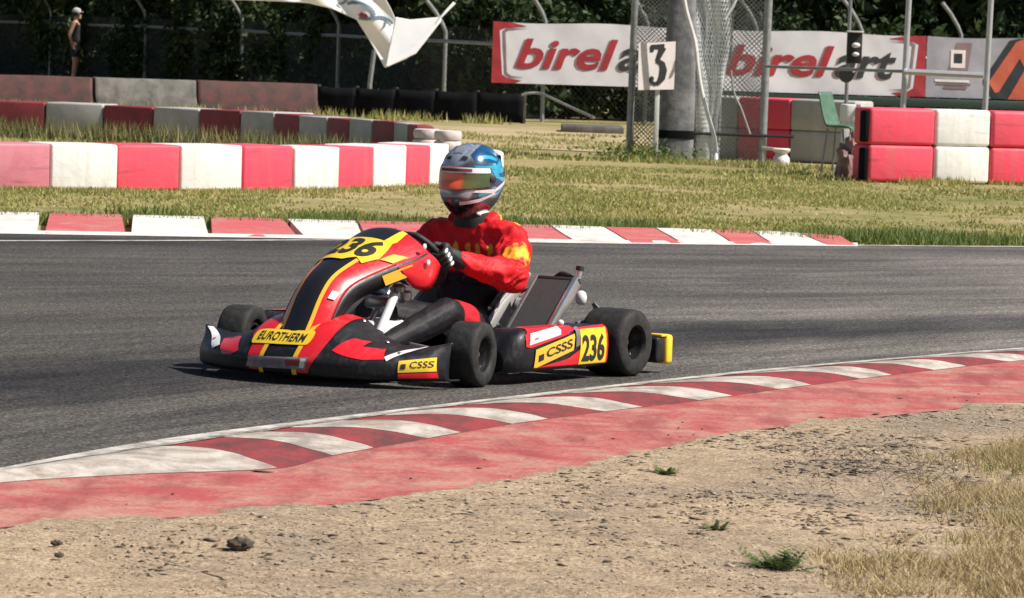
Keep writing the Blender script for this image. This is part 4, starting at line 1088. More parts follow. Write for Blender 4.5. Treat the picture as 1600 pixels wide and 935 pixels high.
for k in range(len(mb.f)):
    j, i = divmod(k, 40); a = abs(-1 + 2 * (i + .5) / 40); v = (j + .5) / 50
    mb.mi[k] = 1 if ((v > .745 and a < .52) or v > .95 or (a < .47 and v < .60)) else 0
fp = mb.build('front_panel', [M['kart_red'], M['black']], kart, 60, solid=0.006)
pd = lambda u, v: fpanel(u, v, .003)
pd2 = lambda u, v: fpanel(u, v, .006)
pd3 = lambda u, v: fpanel(u, v, .009)
for sg_ in (-1, 1):
    sticker(fp, pd, [(sg_ * .45, 0), (sg_ * .57, 0), (sg_ * .57, .30), (sg_ * .56, .60), (sg_ * .45, .60), (sg_ * .45, .30)], 'kart_yellow', 'pinstripe', 4)
plate = sticker(fp, pd2, [(-.98, .585), (.18, .575), (.42, .605), (.66, .585), (.76, .64), (.68, .70), (.60, .752), (-.98, .752)], 'plate_yellow', 'number_plate', 4)
sticker(fp, pd2, [(.43, .753), (.60, .753), (.62, .78), (.57, .92), (.47, .92)], 'plate_yellow', 'yellow_tail', 3)
letter(plate, pd3, '236', -.62, .61, 1.22, .125, 'black_matte', 2, 0, .03)
sticker(fp, pd2, [(.78, .64), (.96, .66), (.96, .74), (.80, .70)], 'kart_yellow', 'sticker', 2)
sticker(fp, pd2, [(.70, .335), (.88, .34), (.90, .385), (.72, .38)], 'sticker_white', 'sticker', 2)
# dark return edge under the panel on the near side
for sg_ in (1, -1):
    rows = []
    for j in range(26):
        v = .18 + .80 * j / 25; e_ = fpanel(sg_, v); bk = .038 + .025 * math.sin(math.pi * j / 25)
        rows.append([e_, e_ + V3(-bk * .7, -sg_ * .004, -bk)])
    mb = MB(); mb.grid(rows, flip=sg_ > 0); mb.build('panel_flange', M['black_plastic'], fp, 60, solid=0.004)
st = MB()
fl = lambda u, v: fpanel(1, .60 + .14 * u) + V3(-(.012 + .05 * v) * .7, .006, -(.012 + .05 * v))
sticker(fp, fl, [(0, .1), (1, .1), (1, .9), (0, .9)], 'kart_yellow', 'sticker', 2)
# red side ears at the top of the panel
for sg_ in (1, -1):
    rows = []
    for j in range(16):
        v = .66 + .25 * j / 15; e_ = fpanel(sg_ * .98, v); h_ = .135 * math.sin(math.pi * (.12 + .80 * j / 15)) ** .6
        rows.append([e_ + V3(-.02 * k, sg_ * .010 * math.sin(k / 5 * math.pi), -h_ * k / 5) for k in range(6)])
    mb = MB(); mb.grid(rows, flip=sg_ > 0); ear = mb.build('side_ear', M['kart_red'], fp, 60, solid=0.004)
mb = MB()
for (X, Y, Z) in ((.36, .212, .535), (.335, .216, .47)):
    mb.lathe([(.012, 0), (.012, .004), (.006, .008)], 12, Matrix.Translation((X, Y, Z)) @ Matrix.Rotation(R(-90), 4, 'X'))
mb.build('fastener', M['sticker_white'], fp, 40)

for (u_, v_) in ((.10, .97), (-.10, .97), (.33, .93), (-.33, .93), (.75, .62), (-.75, .62), (.55, .88), (-.55, .88)):
    q = nose(u_, v_, .002); q2 = nose(u_, v_, .02); mb = MB(); mb.lathe([(.009, 0), (.009, .003), (.005, .006), (.001, .0065)], 12, Matrix.Translation(q) @ (q2 - q).to_track_quat('Z', 'Y').to_matrix().to_4x4()); mb.build('bolt', M['alu'], nz, 40)
# --- side pods ----------------------------------------------------------------
def pod(sg_):
    X0, X1 = .385, -.355; rows = []
    st_ = [0, .012, .04, .08, .13, .2, .4, .6, .8, .92, .98, 1.0]
    def ring(t):
        X = X0 + (X1 - X0) * t
        k = math.sin(min(1, t / .13) * math.pi / 2) if t < .13 else (1 if t < .93 else .97)
        if t == 0: k = .35
        yo = .565 + (.665 - .565) * (0.35 + .65 * k); yi = .47; zb = .052; zt = .10 + (.222 - .10) * k
        if t > .55: zt += .004 * (t - .55)
        pts = [(yi, zb), (yo - .02, zb), (yo - .005, zb + .012), (yo, zb + .04), (yo + .002, (zb + zt) / 2), (yo - .003, zt - .035), (yo - .018, zt - .008), (yo - .045, zt), (yi + .02, zt - .005), (yi, zt - .02)]
        return [V3(X, sg_ * y, z) for y, z in pts]
    for t in st_: r_ = ring(t); rows.append(r_ + [r_[0]])
    mb = MB(); mb.grid(rows, flip=sg_ < 0)
    n = len(rows[0]) - 1; mb.add(rows[0][:-1], [tuple(range(n))]); mb.add(rows[-1][:-1], [tuple(range(n))])
    o = mb.build('side_pod', M['black_plastic'], kart, 45)
    def face(u, v, d=.003):                     # u 0 front .. 1 rear, v 0 bottom .. 1 top of the outer face
        t = .13 + .87 * u; X = X0 + (X1 - X0) * t
        y = np.interp(v, [-.2, 0, .2, .5, .8, 1.0, 1.12, 1.4], [.655, .662, .665, .667, .664, .655, .630, .56]); z = np.interp(v, [-.2, 0, 1, 1.12, 1.4], [.06, .068, .208, .2215, .224])
        return V3(X, sg_ * (y + d), z + (d if v > .9 else 0))
    f1_ = lambda u, v: face(u, v, .003); f2_ = lambda u, v: face(u, v, .005); f3_ = lambda u, v: face(u, v, .007)
    sticker(o, f1_, [(.00, .62), (.00, .92), (.05, 1.05), (.1, 1.38), (.58, 1.38), (.60, 1.0), (.52, .9), (.06, .58)], 'kart_red', 'red_panel', 4)
    sticker(o, f1_, [(.12, -.10), (.99, -.10), (.99, 1.10), (.62, 1.05), (.66, .45), (.50, .18), (.15, 0.0)], 'kart_red', 'red_panel', 4)
    ws = sticker(o, f2_, [(.035, .66), (.42, .90), (.44, 1.12), (.06, .96)], 'sticker_white', 'sticker', 4)
    sticker(ws, f3_, [(.10, .80), (.145, .83), (.145, .88), (.10, .85)], 'shadow_grey', 'print', 1)
    ys = sticker(o, f2_, [(.10, -.04), (.14, .0), (.56, .42), (.585, .90), (.11, .52)], 'kart_yellow', 'sticker', 4)
    letter(ys, lambda u, v: face(u, v + .82 * (u - .15), .0075), 'CSSS', .235, .19, .31, .26, 'black_matte', 1, 0, .015)
    sticker(ys, f3_, [(.145, .16), (.205, .215), (.205, .40), (.145, .35)], 'black_matte', 'print', 1)
    sticker(o, f2_, [(.59, .50), (.64, .56), (.655, 1.08), (.605, 1.06)], 'frame_grey', 'sticker', 2)
    pl_ = sticker(o, f2_, [(.635, -.05), (.965, -.05), (.965, 1.00), (.655, .98)], 'plate_yellow', 'number_plate', 4)
    if sg_ > 0: letter(pl_, f3_, '236', .665, .06, .275, .80, 'black_matte', 1, 0, .03)
    else: letter(pl_, lambda u, v: f3_(1.605 - u, v), '236', .665, .06, .275, .80, 'black_matte', 1, 0, .03)
    return o
pod(1); pod(-1)

# --- wheels -------------------------------------------------------------------
M['rim'] = mat('rim', (0.035, 0.035, 0.038), (0.06, 0.06, 0.062), 20, 0.35, 0.7)
def wheel(X, Y, R_, W, steer):
    sg_ = 1 if Y > 0 else -1
    rt_ = empty('wheel', (X, Y, R_)); rt_.parent = kart; rt_.rotation_euler = (0, 0, steer)
    A = Matrix.Rotation(R(-90) * sg_, 4, 'X')          # local Z of the lathe points outwards
    rim = .066
    prof = [(rim, -W * .40), (rim + .010, -W * .50), (R_ - .040, -W * .51), (R_ - .014, -W * .495), (R_ - .005, -W * .455), (R_ - .001, -W * .36), (R_, -W * .2), (R_, 0), (R_, W * .2), (R_ - .001, W * .36), (R_ - .005, W * .455), (R_ - .014, W * .495), (R_ - .040, W * .51), (rim + .010, W * .50), (rim, W * .40)]
    mb = MB(); mb.lathe(prof, 48, A, closed=True); mb.build('tyre', M['rubber'], rt_, 50)
    mb = MB()
    rp = [(.030, W * .05), (.055, W * .10), (.058, W * .30), (.064, W * .36), (.069, W * .43), (.066, W * .44), (.060, W * .30), (.060, -W * .40), (.05, -W * .40), (.03, -W * .02)]
    mb.lathe(rp, 32, A, closed=True); rm = mb.build('rim', M['rim'], rt_, 40)
    mb = MB(); mb.lathe([(.020, -W * .2), (.024, W * .02), (.024, W * .16), (.013, W * .2), (.011, W * .27)], 20, A)
    for k in range(3):
        a = k * 2.094 + .4; mb.lathe([(.006, W * .02), (.006, W * .14), (.004, W * .16)], 8, A @ Matrix.Translation((.04 * math.cos(a), .04 * math.sin(a), 0)))
    mb.build('hub', M['steel'], rt_, 40)
    mb = MB(); a = 1.1; mb.tube([A @ V3(.055 * math.cos(a), .055 * math.sin(a), W * .3), A @ V3(.05 * math.cos(a), .05 * math.sin(a), W * .42)], .005, 6); mb.build('valve', M['alu'], rt_, 40)
STEER = R(10)
wheel(.525, .555, .130, .132, STEER); wheel(.525, -.555, .130, .132, STEER)
wheel(-.525, .600, .140, .205, 0); wheel(-.525, -.600, .140, .205, 0)

# --- chassis ------------------------------------------------------------------
mb = MB()
for sg_ in (1, -1):
    mb.tube(curve_pts([(.80, sg_ * .20, .06), (.62, sg_ * .30, .06), (.50, sg_ * .33, .06), (.30, sg_ * .27, .055), (-.1, sg_ * .30, .055), (-.45, sg_ * .33, .065), (-.66, sg_ * .33, .10)], 30), .016, 8)
    mb.tube([(.20, sg_ * .29, .055), (.22, sg_ * .55, .08), (-.28, sg_ * .55, .08), (-.30, sg_ * .31, .06)], .010, 8)
    mb.tube([(.525, sg_ * .32, .08), (.525, sg_ * .36, .13), (.525, sg_ * .50, .13)], .018, 8)
for X, w_ in ((.62, .30), (.35, .28), (-.15, .30), (-.45, .33)): mb.tube([(X, -w_, .055), (X, w_, .055)], .014, 8)
mb.tube([(.86, -.22, .07), (.90, 0, .07), (.86, .22, .07)], .010, 8)
mb.build('chassis_frame', M['black_matte'], kart, 40)
mb = MB(); mb.box((.36, 0, .035), (.86, .52, .006), .002); mb.build('floor_tray', M['alu'], kart, 40)
mb = MB(); mb.tube([(-.525, -.62, .14), (-.525, .62, .14)], .025, 16); mb.build('rear_axle', M['steel'], kart, 40)
for sg_ in (1, -1):
    mb = MB(); mb.tube([(.50, sg_ * .06, .17), (.49, sg_ * .44, .125)], .008, 8)
    t_ = mb.build('tie_rod', M['frame_grey'], kart, 40)
    mb = MB(); mb.lathe([(.004, -.016), (.016, -.008), (.018, 0), (.016, .008), (.004, .016)], 12, Matrix.Translation((.50, sg_ * .06, .175))); mb.lathe([(.004, -.016), (.014, -.008), (.016, 0), (.014, .008), (.004, .016)], 12, Matrix.Translation((.49, sg_ * .44, .13))); mb.build('ball_joint', M['alu'], t_, 60)
# fuel tank, white support strut, steering column
mb = MB(); mb.box((.40, 0, .135), (.26, .21, .19), .035, seg=3); tk = mb.build('fuel_tank', M['tank_white'], kart, 50)
mb = MB(); mb.lathe([(.035, 0), (.035, .025), (.03, .03)], 16, Matrix.Translation((.36, .05, .225))); mb.build('cap', M['black_matte'], tk, 40)
mb = MB(); mb.tube([(.53, .12, .19), (.42, .115, .335)], .019, 10); mb.build('column_support', M['tank_white'], kart, 40)
mb = MB(); mb.tube([(.53, -.12, .19), (.42, -.03, .335)], .015, 10); mb.build('column_support', M['tank_white'], kart, 40)
mb = MB(); mb.tube([(.60, .03, .10), (.16, 0, .455)], .011, 10)
mb.box((.40, .03, .30), (.05, .12, .05), .01); mb.box((.33, .07, .33), (.06, .05, .07), .012)
mb.lathe([(.026, 0), (.03, .02), (.02, .035)], 14, Matrix.Translation((.37, .10, .345))); mb.lathe([(.018, 0), (.02, .03), (.012, .04)], 14, Matrix.Translation((.32, .11, .31)))
mb.build('steering_column', M['alu'], kart, 40)
# pedals
for sg_ in (1, -1):
    mb = MB(); mb.tube([(.80, sg_ * .17, .06), (.74, sg_ * .17, .17), (.73, sg_ * .10, .19)], .008, 8); mb.build('pedal', M['alu'], kart, 40)
# steering wheel
SWc = V3(.155, 0, .475); n_ = V3(-.72, 0, .69).normalized(); t_u = V3(.69, 0, .72).normalized(); o_y = V3(0, 1, 0)
sw = empty('steering_wheel', (0, 0, 0)); sw.parent = kart
pts_ = []
for k in range(40):
    a = 2 * math.pi * k / 40; rad = .165 if math.sin(a) < .82 else .135 / max(.82, math.sin(a)); pts_.append(SWc + (o_y * math.cos(a) + t_u * math.sin(a)) * rad)
mb = MB(); mb.tube(pts_, .0135, 10, closed=True); mb.build('rim', M['black_matte'], sw, 60)
mb = MB()
for a in (R(200), R(-20), R(90)): mb.tube([SWc - n_ * .02, SWc + (o_y * math.cos(a) + t_u * math.sin(a)) * .16], .010, 6)
mb.lathe([(.04, -.03), (.045, 0), (.03, .01)], 16, Matrix.Translation(SWc) @ n_.to_track_quat('Z', 'Y').to_matrix().to_4x4()); mb.build('spokes', M['black'], sw, 40)

# --- seat ----------------------------------------------------------------------
ST = [((.06, .085), (.04, .135)), ((-.08, .050), (-.08, .19)), ((-.22, .050), (-.165, .225)), ((-.34, .105), (-.235, .285)), ((-.42, .21), (-.30, .325)), ((-.475, .33), (-.38, .352)), ((-.50, .40), (-.455, .40))]
ctr = []
for bb, lp in zip(*[curve_pts([(q[i][0], 0, q[i][1]) for q in ST], 28) for i in (0, 1)]):
    ctr.append([V3(bb.x + (lp.x - bb.x) * abs(u) ** 2.6, .205 * math.sin(u * math.pi / 2), bb.z + (lp.z - bb.z) * abs(u) ** 2.6) for u in np.linspace(-1, 1, 25)])
mb = MB(); mb.grid(ctr); seat = mb.build('seat', M['seat_grey'], kart, 180, solid=0.008)
edge = [r_[0] for r_ in ctr] + ctr[-1][1:-1] + [r_[-1] for r_ in ctr[::-1]]
mb = MB(); mb.tube(edge, .009, 8); mb.build('rolled_edge', M['seat_grey'], seat, 60)
mb = MB()
for sg_ in (1, -1): mb.tube([(-.32, sg_ * .205, .25), (-.45, sg_ * .27, .20), (-.50, sg_ * .30, .10)], .009, 8)
mb.build('seat_stay', M['alu'], kart, 40)

# --- radiator ------------------------------------------------------------------
rd = empty('radiator', (0, 0, 0)); rd.parent = kart
B0 = V3(-.095, .315, .145); T0 = V3(-.352, .315, .392); ax = (T0 - B0); Lr = ax.length; axn = ax / Lr; yv = V3(0, 1, 0); nn = axn.cross(yv).normalized()
if nn.x < 0: nn = -nn
Mr = Matrix((yv, axn, nn)).transposed()
def rbox(y0, y1, l0, l1, th, bev): 
    mb = MB(); c = B0 + yv * ((y0 + y1) / 2) + axn * ((l0 + l1) / 2); mb.box(c, (y1 - y0, l1 - l0, th), bev, M=Mr); return mb
M['core'] = mat('core', (0.078, 0.079, 0.081), (0.066, 0.067, 0.069), 60, 0.8, 0.0)
rbox(.010, .180, .01, Lr - .01, .030, .002).build('core', M['core'], rd)
mb = MB()
for k in range(60): c = B0 + yv * .095 + axn * (.012 + k * (Lr - .024) / 59) + nn * .0152; mb.box(c, (.168, .0025, .0008), 0, M=Mr)
mb.build('fins', M['core'], rd)
rbox(-.004, .010, 0, Lr + .005, .042, .003).build('side_tank', M['frame_grey'], rd, 40)
rbox(.180, .205, 0, Lr + .005, .048, .006).build('side_tank', M['alu'], rd, 40)
rbox(-.004, .205, Lr - .012, Lr + .004, .036, .003).build('top_rail', M['black_matte'], rd, 40)
mb = MB(); c = B0 + yv * .19 + axn * (Lr + .012); mb.tube([c, c + V3(-.01, .002, .035)], .014, 12); mb.build('filler_neck', M['alu'], rd, 40)
mb = MB(); mb.tube([c + V3(-.01, .002, .033), c + V3(-.013, .003, .052)], .017, 12); mb.build('filler_cap', M['black_matte'], rd, 40)
mb = MB(); mb.tube(curve_pts([c + V3(0, -.02, .0), c + V3(-.02, -.09, .015), c + V3(-.03, -.16, -.02), (-.42, .12, .30), (-.40, -.1, .3)], 24), .011, 8); mb.build('hose', M['black_matte'], rd, 60)
mb = MB(); mb.tube(curve_pts([B0 + yv * .05, B0 + V3(.01, -.04, -.03), (-.12, .24, .09), (-.30, .26, .10), (-.5, .25, .12)], 24), .012, 8); mb.build('hose', M['black_matte'], rd, 60)
# bits between seat and radiator
pu = empty('water_pump', (0, 0, 0)); pu.parent = kart
mb = MB(); mb.lathe([(.03, -.03), (.04, -.02), (.04, .02), (.03, .03)], 18, Matrix.Translation((-.37, .24, .27)) @ Matrix.Rotation(R(90), 4, 'X')); mb.tube(curve_pts([(-.36, .23, .31), (-.40, .27, .33), (-.44, .31, .28)], 12), .011, 8); mb.build('housing', M['alu'], pu, 40)
mb = MB(); mb.tube(curve_pts([(-.28, .23, .25), (-.30, .28, .20), (-.36, .30, .14)], 12), .010, 8); mb.tube(curve_pts([(-.2, .22, .2), (-.22, .27, .16), (-.3, .28, .1)], 12), .008, 8); mb.build('pipe', M['frame_grey'], pu, 40)
# brake group, rear bracket and overflow bottle behind the radiator
mb = MB(); mb.lathe([(.035, -.004), (.088, -.004), (.088, .004), (.035, .004)], 32, Matrix.Translation((-.525, .22, .14)) @ Matrix.Rotation(R(90), 4, 'X'), closed=True); mb.box((-.60, .22, .16), (.05, .05, .09), .01); mb.build('brake', M['steel'], kart, 40)
mb = MB(); mb.tube([(-.42, .47, .21), (-.60, .47, .225), (-.55, .47, .295)], .009, 8); mb.tube([(-.55, .47, .295), (-.60, .50, .24)], .007, 8); mb.build('bracket', M['frame_grey'], kart, 40)
mb = MB(); mb.lathe([(.012, -.03), (.022, -.02), (.025, 0), (.02, .02), (.008, .028)], 16, Matrix.Translation((-.50, .44, .315))); mb.build('overflow_bottle', M['tank_white'], kart, 60)
mb = MB(); mb.lathe([(.006, -.012), (.013, -.006), (.014, .004), (.006, .012)], 12, Matrix.Translation((-.08, .60, .235))); mb.build('mounting_knob', M['sticker_white'], kart, 60)
# engine on the far side
eg = empty('engine', (0, 0, 0)); eg.parent = kart
mb = MB(); mb.box((-.22, -.36, .15), (.20, .16, .15), .02); mb.build('crankcase', M['steel'], eg, 40)
mb = MB(); mb.box((-.20, -.36, .285), (.12, .12, .12), .012)
for k in range(5): mb.box((-.20, -.36, .235 + k * .022), (.15, .15, .006), .002)
mb.build('cylinder', M['alu'], eg, 40)
mb = MB(); mb.tube(curve_pts([(-.26, -.36, .27), (-.36, -.38, .28), (-.50, -.40, .24), (-.68, -.40, .22), (-.74, -.30, .22)], 20), [.02] * 6 + [.035] * 10 + [.02] * 4, 12); mb.build('exhaust', M['steel'], eg, 60)
mb = MB(); mb.lathe([(.05, -.09), (.06, -.07), (.06, .07), (.05, .09)], 18, Matrix.Translation((-.02, -.38, .27)) @ Matrix.Rotation(R(90), 4, 'Y')); mb.build('air_box', M['black_plastic'], eg, 40)
# rear bumper
rbp = empty('rear_bumper', (0, 0, 0)); rbp.parent = kart
mb = MB(); mb.box((-.775, 0, .10), (.085, 1.22, .115), .022, seg=3); mb.build('beam', M['black_plastic'], rbp, 45)
for sg_ in (1, -1):
    mb = MB(); mb.box((-.765, sg_ * .645, .10), (.07, .075, .108), .012, seg=3); mb.build('end_block', M['black_plastic'], rbp, 45)
    mb = MB(); mb.box((-.832, sg_ * .645, .10), (.052, .085, .124), .014, seg=3); mb.box((-.79, sg_ * .645, .160), (.06, .08, .010), .003); mb.build('end_cap', M['plate_yellow'], rbp, 45)
    mb = MB(); mb.tube([(-.66, sg_ * .33, .10), (-.76, sg_ * .33, .10)], .014, 8); mb.build('stay', M['black_matte'], rbp, 40)

# ------------------------------------------------------------------ the driver (same local frame as the kart)
def m_suit():
    mt, nt, b = new_mat('race_suit')
    tc = nt.nodes.new('ShaderNodeTexCoord').outputs['Object']
    nz_ = nt.nodes.new('ShaderNodeTexNoise'); nz_.inputs['Scale'].default_value = 26; nz_.inputs['Detail'].default_value = 3; nt.links.new(tc, nz_.inputs['Vector'])
    def near(pt, rad, soft=.012, sc=(1, 1, 1), jag=.05):
        mp = nt.nodes.new('ShaderNodeMapping'); mp.vector_type = 'TEXTURE'; mp.inputs['Location'].default_value = pt; mp.inputs['Scale'].default_value = sc
        nt.links.new(tc, mp.inputs[0]); ln = nt.nodes.new('ShaderNodeVectorMath'); ln.operation = 'LENGTH'; nt.links.new(mp.outputs[0], ln.inputs[0])
        d = math_n(nt, 'ADD', ln.outputs['Value'], math_n(nt, 'MULTIPLY', math_n(nt, 'SUBTRACT', nz_.outputs[0], .5), jag * 2))
        return ramp(nt, d, [(max(0, rad - soft), (1, 1, 1)), (rad + soft, (0, 0, 0))])
    sep = nt.nodes.new('ShaderNodeSeparateXYZ'); nt.links.new(tc, sep.inputs[0])
    red = (0.66, 0.010, 0.016); c = red
    c = mixc(nt, near((-.22, .31, .495), .062, soft=.006, sc=(1, 1, .75), jag=.07), c, (0.86, 0.30, 0.02))
    c = mixc(nt, near((-.215, .315, .50), .036, soft=.006, sc=(1, 1, .7), jag=.06), c, (0.88, 0.50, 0.05))
    c = mixc(nt, near((-.37, .15, .635), .045, soft=.005, sc=(.45, 1.5, 1), jag=.03), c, (0.86, 0.42, 0.04))
    for k in range(4): c = mixc(nt, near((-.235, .13 - k * .055, .505 - .0 * k), .030, soft=.004, sc=(2, .45, 1.0), jag=.03), c, (0.80, 0.42, 0.03))
    # black lower half, carried up to paint in shadow below the arms; red thigh panel
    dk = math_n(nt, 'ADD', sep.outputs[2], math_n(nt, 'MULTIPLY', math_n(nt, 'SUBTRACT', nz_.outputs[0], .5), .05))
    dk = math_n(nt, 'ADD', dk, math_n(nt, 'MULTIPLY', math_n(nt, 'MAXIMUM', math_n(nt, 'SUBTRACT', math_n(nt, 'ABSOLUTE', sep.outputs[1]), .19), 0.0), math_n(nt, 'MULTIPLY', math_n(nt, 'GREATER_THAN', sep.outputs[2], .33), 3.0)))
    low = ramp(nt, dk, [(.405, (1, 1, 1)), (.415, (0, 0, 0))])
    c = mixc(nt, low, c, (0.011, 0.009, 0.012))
    c = mixc(nt, near((.08, .24, .25), .11, sc=(1, .8, 1.0)), c, (0.60, 0.015, 0.025))
    nt.links.new(c, b.inputs['Base Color']); b.inputs['Roughness'].default_value = .6; b.inputs['Specular IOR Level'].default_value = .3
    v = nt.nodes.new('ShaderNodeTexNoise'); v.inputs['Scale'].default_value = 14; v.inputs['Detail'].default_value = 4; v.inputs['Distortion'].default_value = .8; nt.links.new(tc, v.inputs['Vector'])
    bump_n(nt, b, v.outputs[0], .35, .02); return mt
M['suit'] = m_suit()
LS, LE, LW = V3(-.35, .185, .535), V3(-.150, .315, .405), V3(.075, .205, .468)
RS, RE, RW = V3(-.35, -.185, .535), V3(-.13, -.315, .405), V3(.075, -.205, .468)
caps = [((-.27, -.08, .165), .105, (-.27, .08, .165), .105), ((-.27, 0, .18), .125, (-.33, 0, .32), .122), ((-.33, -.03, .32), .12, (-.37, -.06, .44), .12), ((-.33, .03, .32), .12, (-.37, .06, .44), .12), ((-.36, -.11, .51), .098, (-.36, .11, .51), .098), ((-.34, -.15, .555), .07, (-.34, .15, .555), .07), ((-.34, 0, .56), .075, (-.325, 0, .65), .062), ((-.35, -.07, .60), .055, (-.35, .07, .60), .055)]
for s_, e_, w_ in ((LS, LE, LW), (RS, RE, RW)):
    caps += [(s_, .080, s_.lerp(e_, .5), .074), (s_.lerp(e_, .5), .074, e_, .064), (e_, .064, e_.lerp(w_, .5), .057), (e_.lerp(w_, .5), .057, w_, .037)]
for sg_ in (1, -1):
    hip, kn, an = V3(-.22, sg_ * .10, .165), V3(.235, sg_ * .245, .262), V3(.62, sg_ * .19, .135)
    caps += [(hip, .098, hip.lerp(kn, .5), .085), (hip.lerp(kn, .5), .085, kn, .064), (kn, .062, kn.lerp(an, .35), .06), (kn.lerp(an, .35), .06, an, .04)]
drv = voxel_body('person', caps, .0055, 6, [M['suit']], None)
ARM = [(LS, LE), (LE, LW), (RS, RE), (RE, RW)]
def crease(p):
    best = 9; d_ = 0.0
    for k, (a, b) in enumerate(ARM):
        ab = b - a; t = max(0, min(1, (p - a).dot(ab) / ab.length_squared)); q = (p - (a + ab * t)).length
        if q < best: best = q; s_ = t * ab.length + (a - ARM[k - k % 2][0]).length * (k % 2); el = abs(t - (1 if k % 2 == 0 else 0)) * ab.length
    n1 = noise.noise(p * 7.0); n2 = noise.noise(p * 17.0 + V3(3, 1, 7)); n3 = noise.noise(V3(p.x * 5 + p.z * 9, p.y * 14, p.z * 5 - p.x * 7))
    if best < .10 and p.z > .34 and abs(p.y) > .13:
        wv = math.sin(s_ * 2 * math.pi / .10 + 9.0 * n1 + 2.0 * n2 + p.z * 14 + p.y * 9); wv = (1 - abs(wv)) * 2 - .7
        d_ = wv * (.0014 + .0050 * math.exp(-(el / .07) ** 2)) * (.5 + .9 * abs(n3) * 2)
        d_ += .0095 * (1 - 2.6 * abs(n3)) - .004 + .004 * (1 - 2.4 * abs(n2))
    elif p.z > .36:
        d_ = .012 * (1 - 2.6 * abs(n3)) - .003 + .004 * (1 - 2.4 * abs(n2))
    else:
        d_ = .003 * (1 - 2.4 * abs(n3)) + .0015 * n2
    return d_
nr_ = [v.normal.copy() for v in drv.data.vertices]
for v, q in zip(drv.data.vertices, nr_): v.co = v.co + q * crease(v.co)
drv.data.update()
drv.location = KLOC; drv.rotation_euler = (0, 0, KYAW)
tag(drv, 'driver in a red and black racing suit and blue helmet steering the kart', 'person')
# boots
for sg_ in (1, -1):
    an = V3(.62, sg_ * .19, .135)
    voxel_body('boot', [(an, .043, an + V3(.03, 0, -.035), .046), (an + V3(.02, 0, -.05), .042, an + V3(.06, -sg_ * .01, .01), .038), (an + V3(.05, -sg_ * .01, -.01), .04, an + V3(.115, -sg_ * .02, .075), .032)], .006, 3, [M['black_matte']], drv)
# collar
mb = MB(); mb.lathe([(.075, -.01), (.08, .02), (.076, .05), (.066, .055), (.066, -.01)], 24, Matrix.Translation((-.328, 0, .60)), closed=True); mb.build('collar', M['black_matte'], drv, 50)
# gloves: palm, four curled fingers and a thumb round the wheel rim
def glove(sg_, W):
    H = SWc + o_y * (.165 * sg_) + t_u * .012; n = n_; t = t_u; o = o_y * sg_
    c = [(W, .037, W.lerp(H + n * .035 + o * .012, .55), .033), (H + t * .030 + o * .020 + n * .030, .020, H - t * .030 + o * .020 + n * .030, .019), (H + t * .018 + o * .012 + n * .040, .022, H - t * .018 + o * .012 + n * .040, .022), (W.lerp(H + n * .04, .5), .03, H + n * .034 + o * .014, .026)]
    pads = []
    for k, s_ in enumerate((-.036, -.012, .012, .036)):
        e = (.9, 1.0, 1.05, .95)[k]; b = H + t * s_
        k0 = b + o * .030 + n * .020; k1 = b + o * .034 * e - n * .010; k2 = b + o * .012 - n * .030 * e; k3 = b - o * .014 - n * .024 * e; k4 = b - o * .024 - n * .004
        c += [(k0, .0115, k1, .0110), (k1, .0110, k2, .0102), (k2, .0100, k3, .0094), (k3, .0092, k4, .0084)]; pads.append((k0.lerp(k1, .1), k0.lerp(k1, .9)))
    th0 = H + t * .030 + n * .036 - o * .002; th1 = H + t * .052 + n * .024 - o * .014; th2 = H + t * .056 - o * .026 - n * .002
    c += [(th0, .0150, th1, .0125), (th1, .0122, th2, .0100)]
    g = voxel_body('glove', c, .0032, 2, [M['black_matte']], drv)
    mb = MB()
    for a, b in pads: a2 = a + o * .006; b2 = b + o * .006; mb.tube([a2, a2.lerp(b2, .5) + o * .002, b2], [.006, .0085, .006], 8)
    mb.build('knuckle_pads', M['sticker_white'], g, 60)
glove(1, LW); glove(-1, RW)

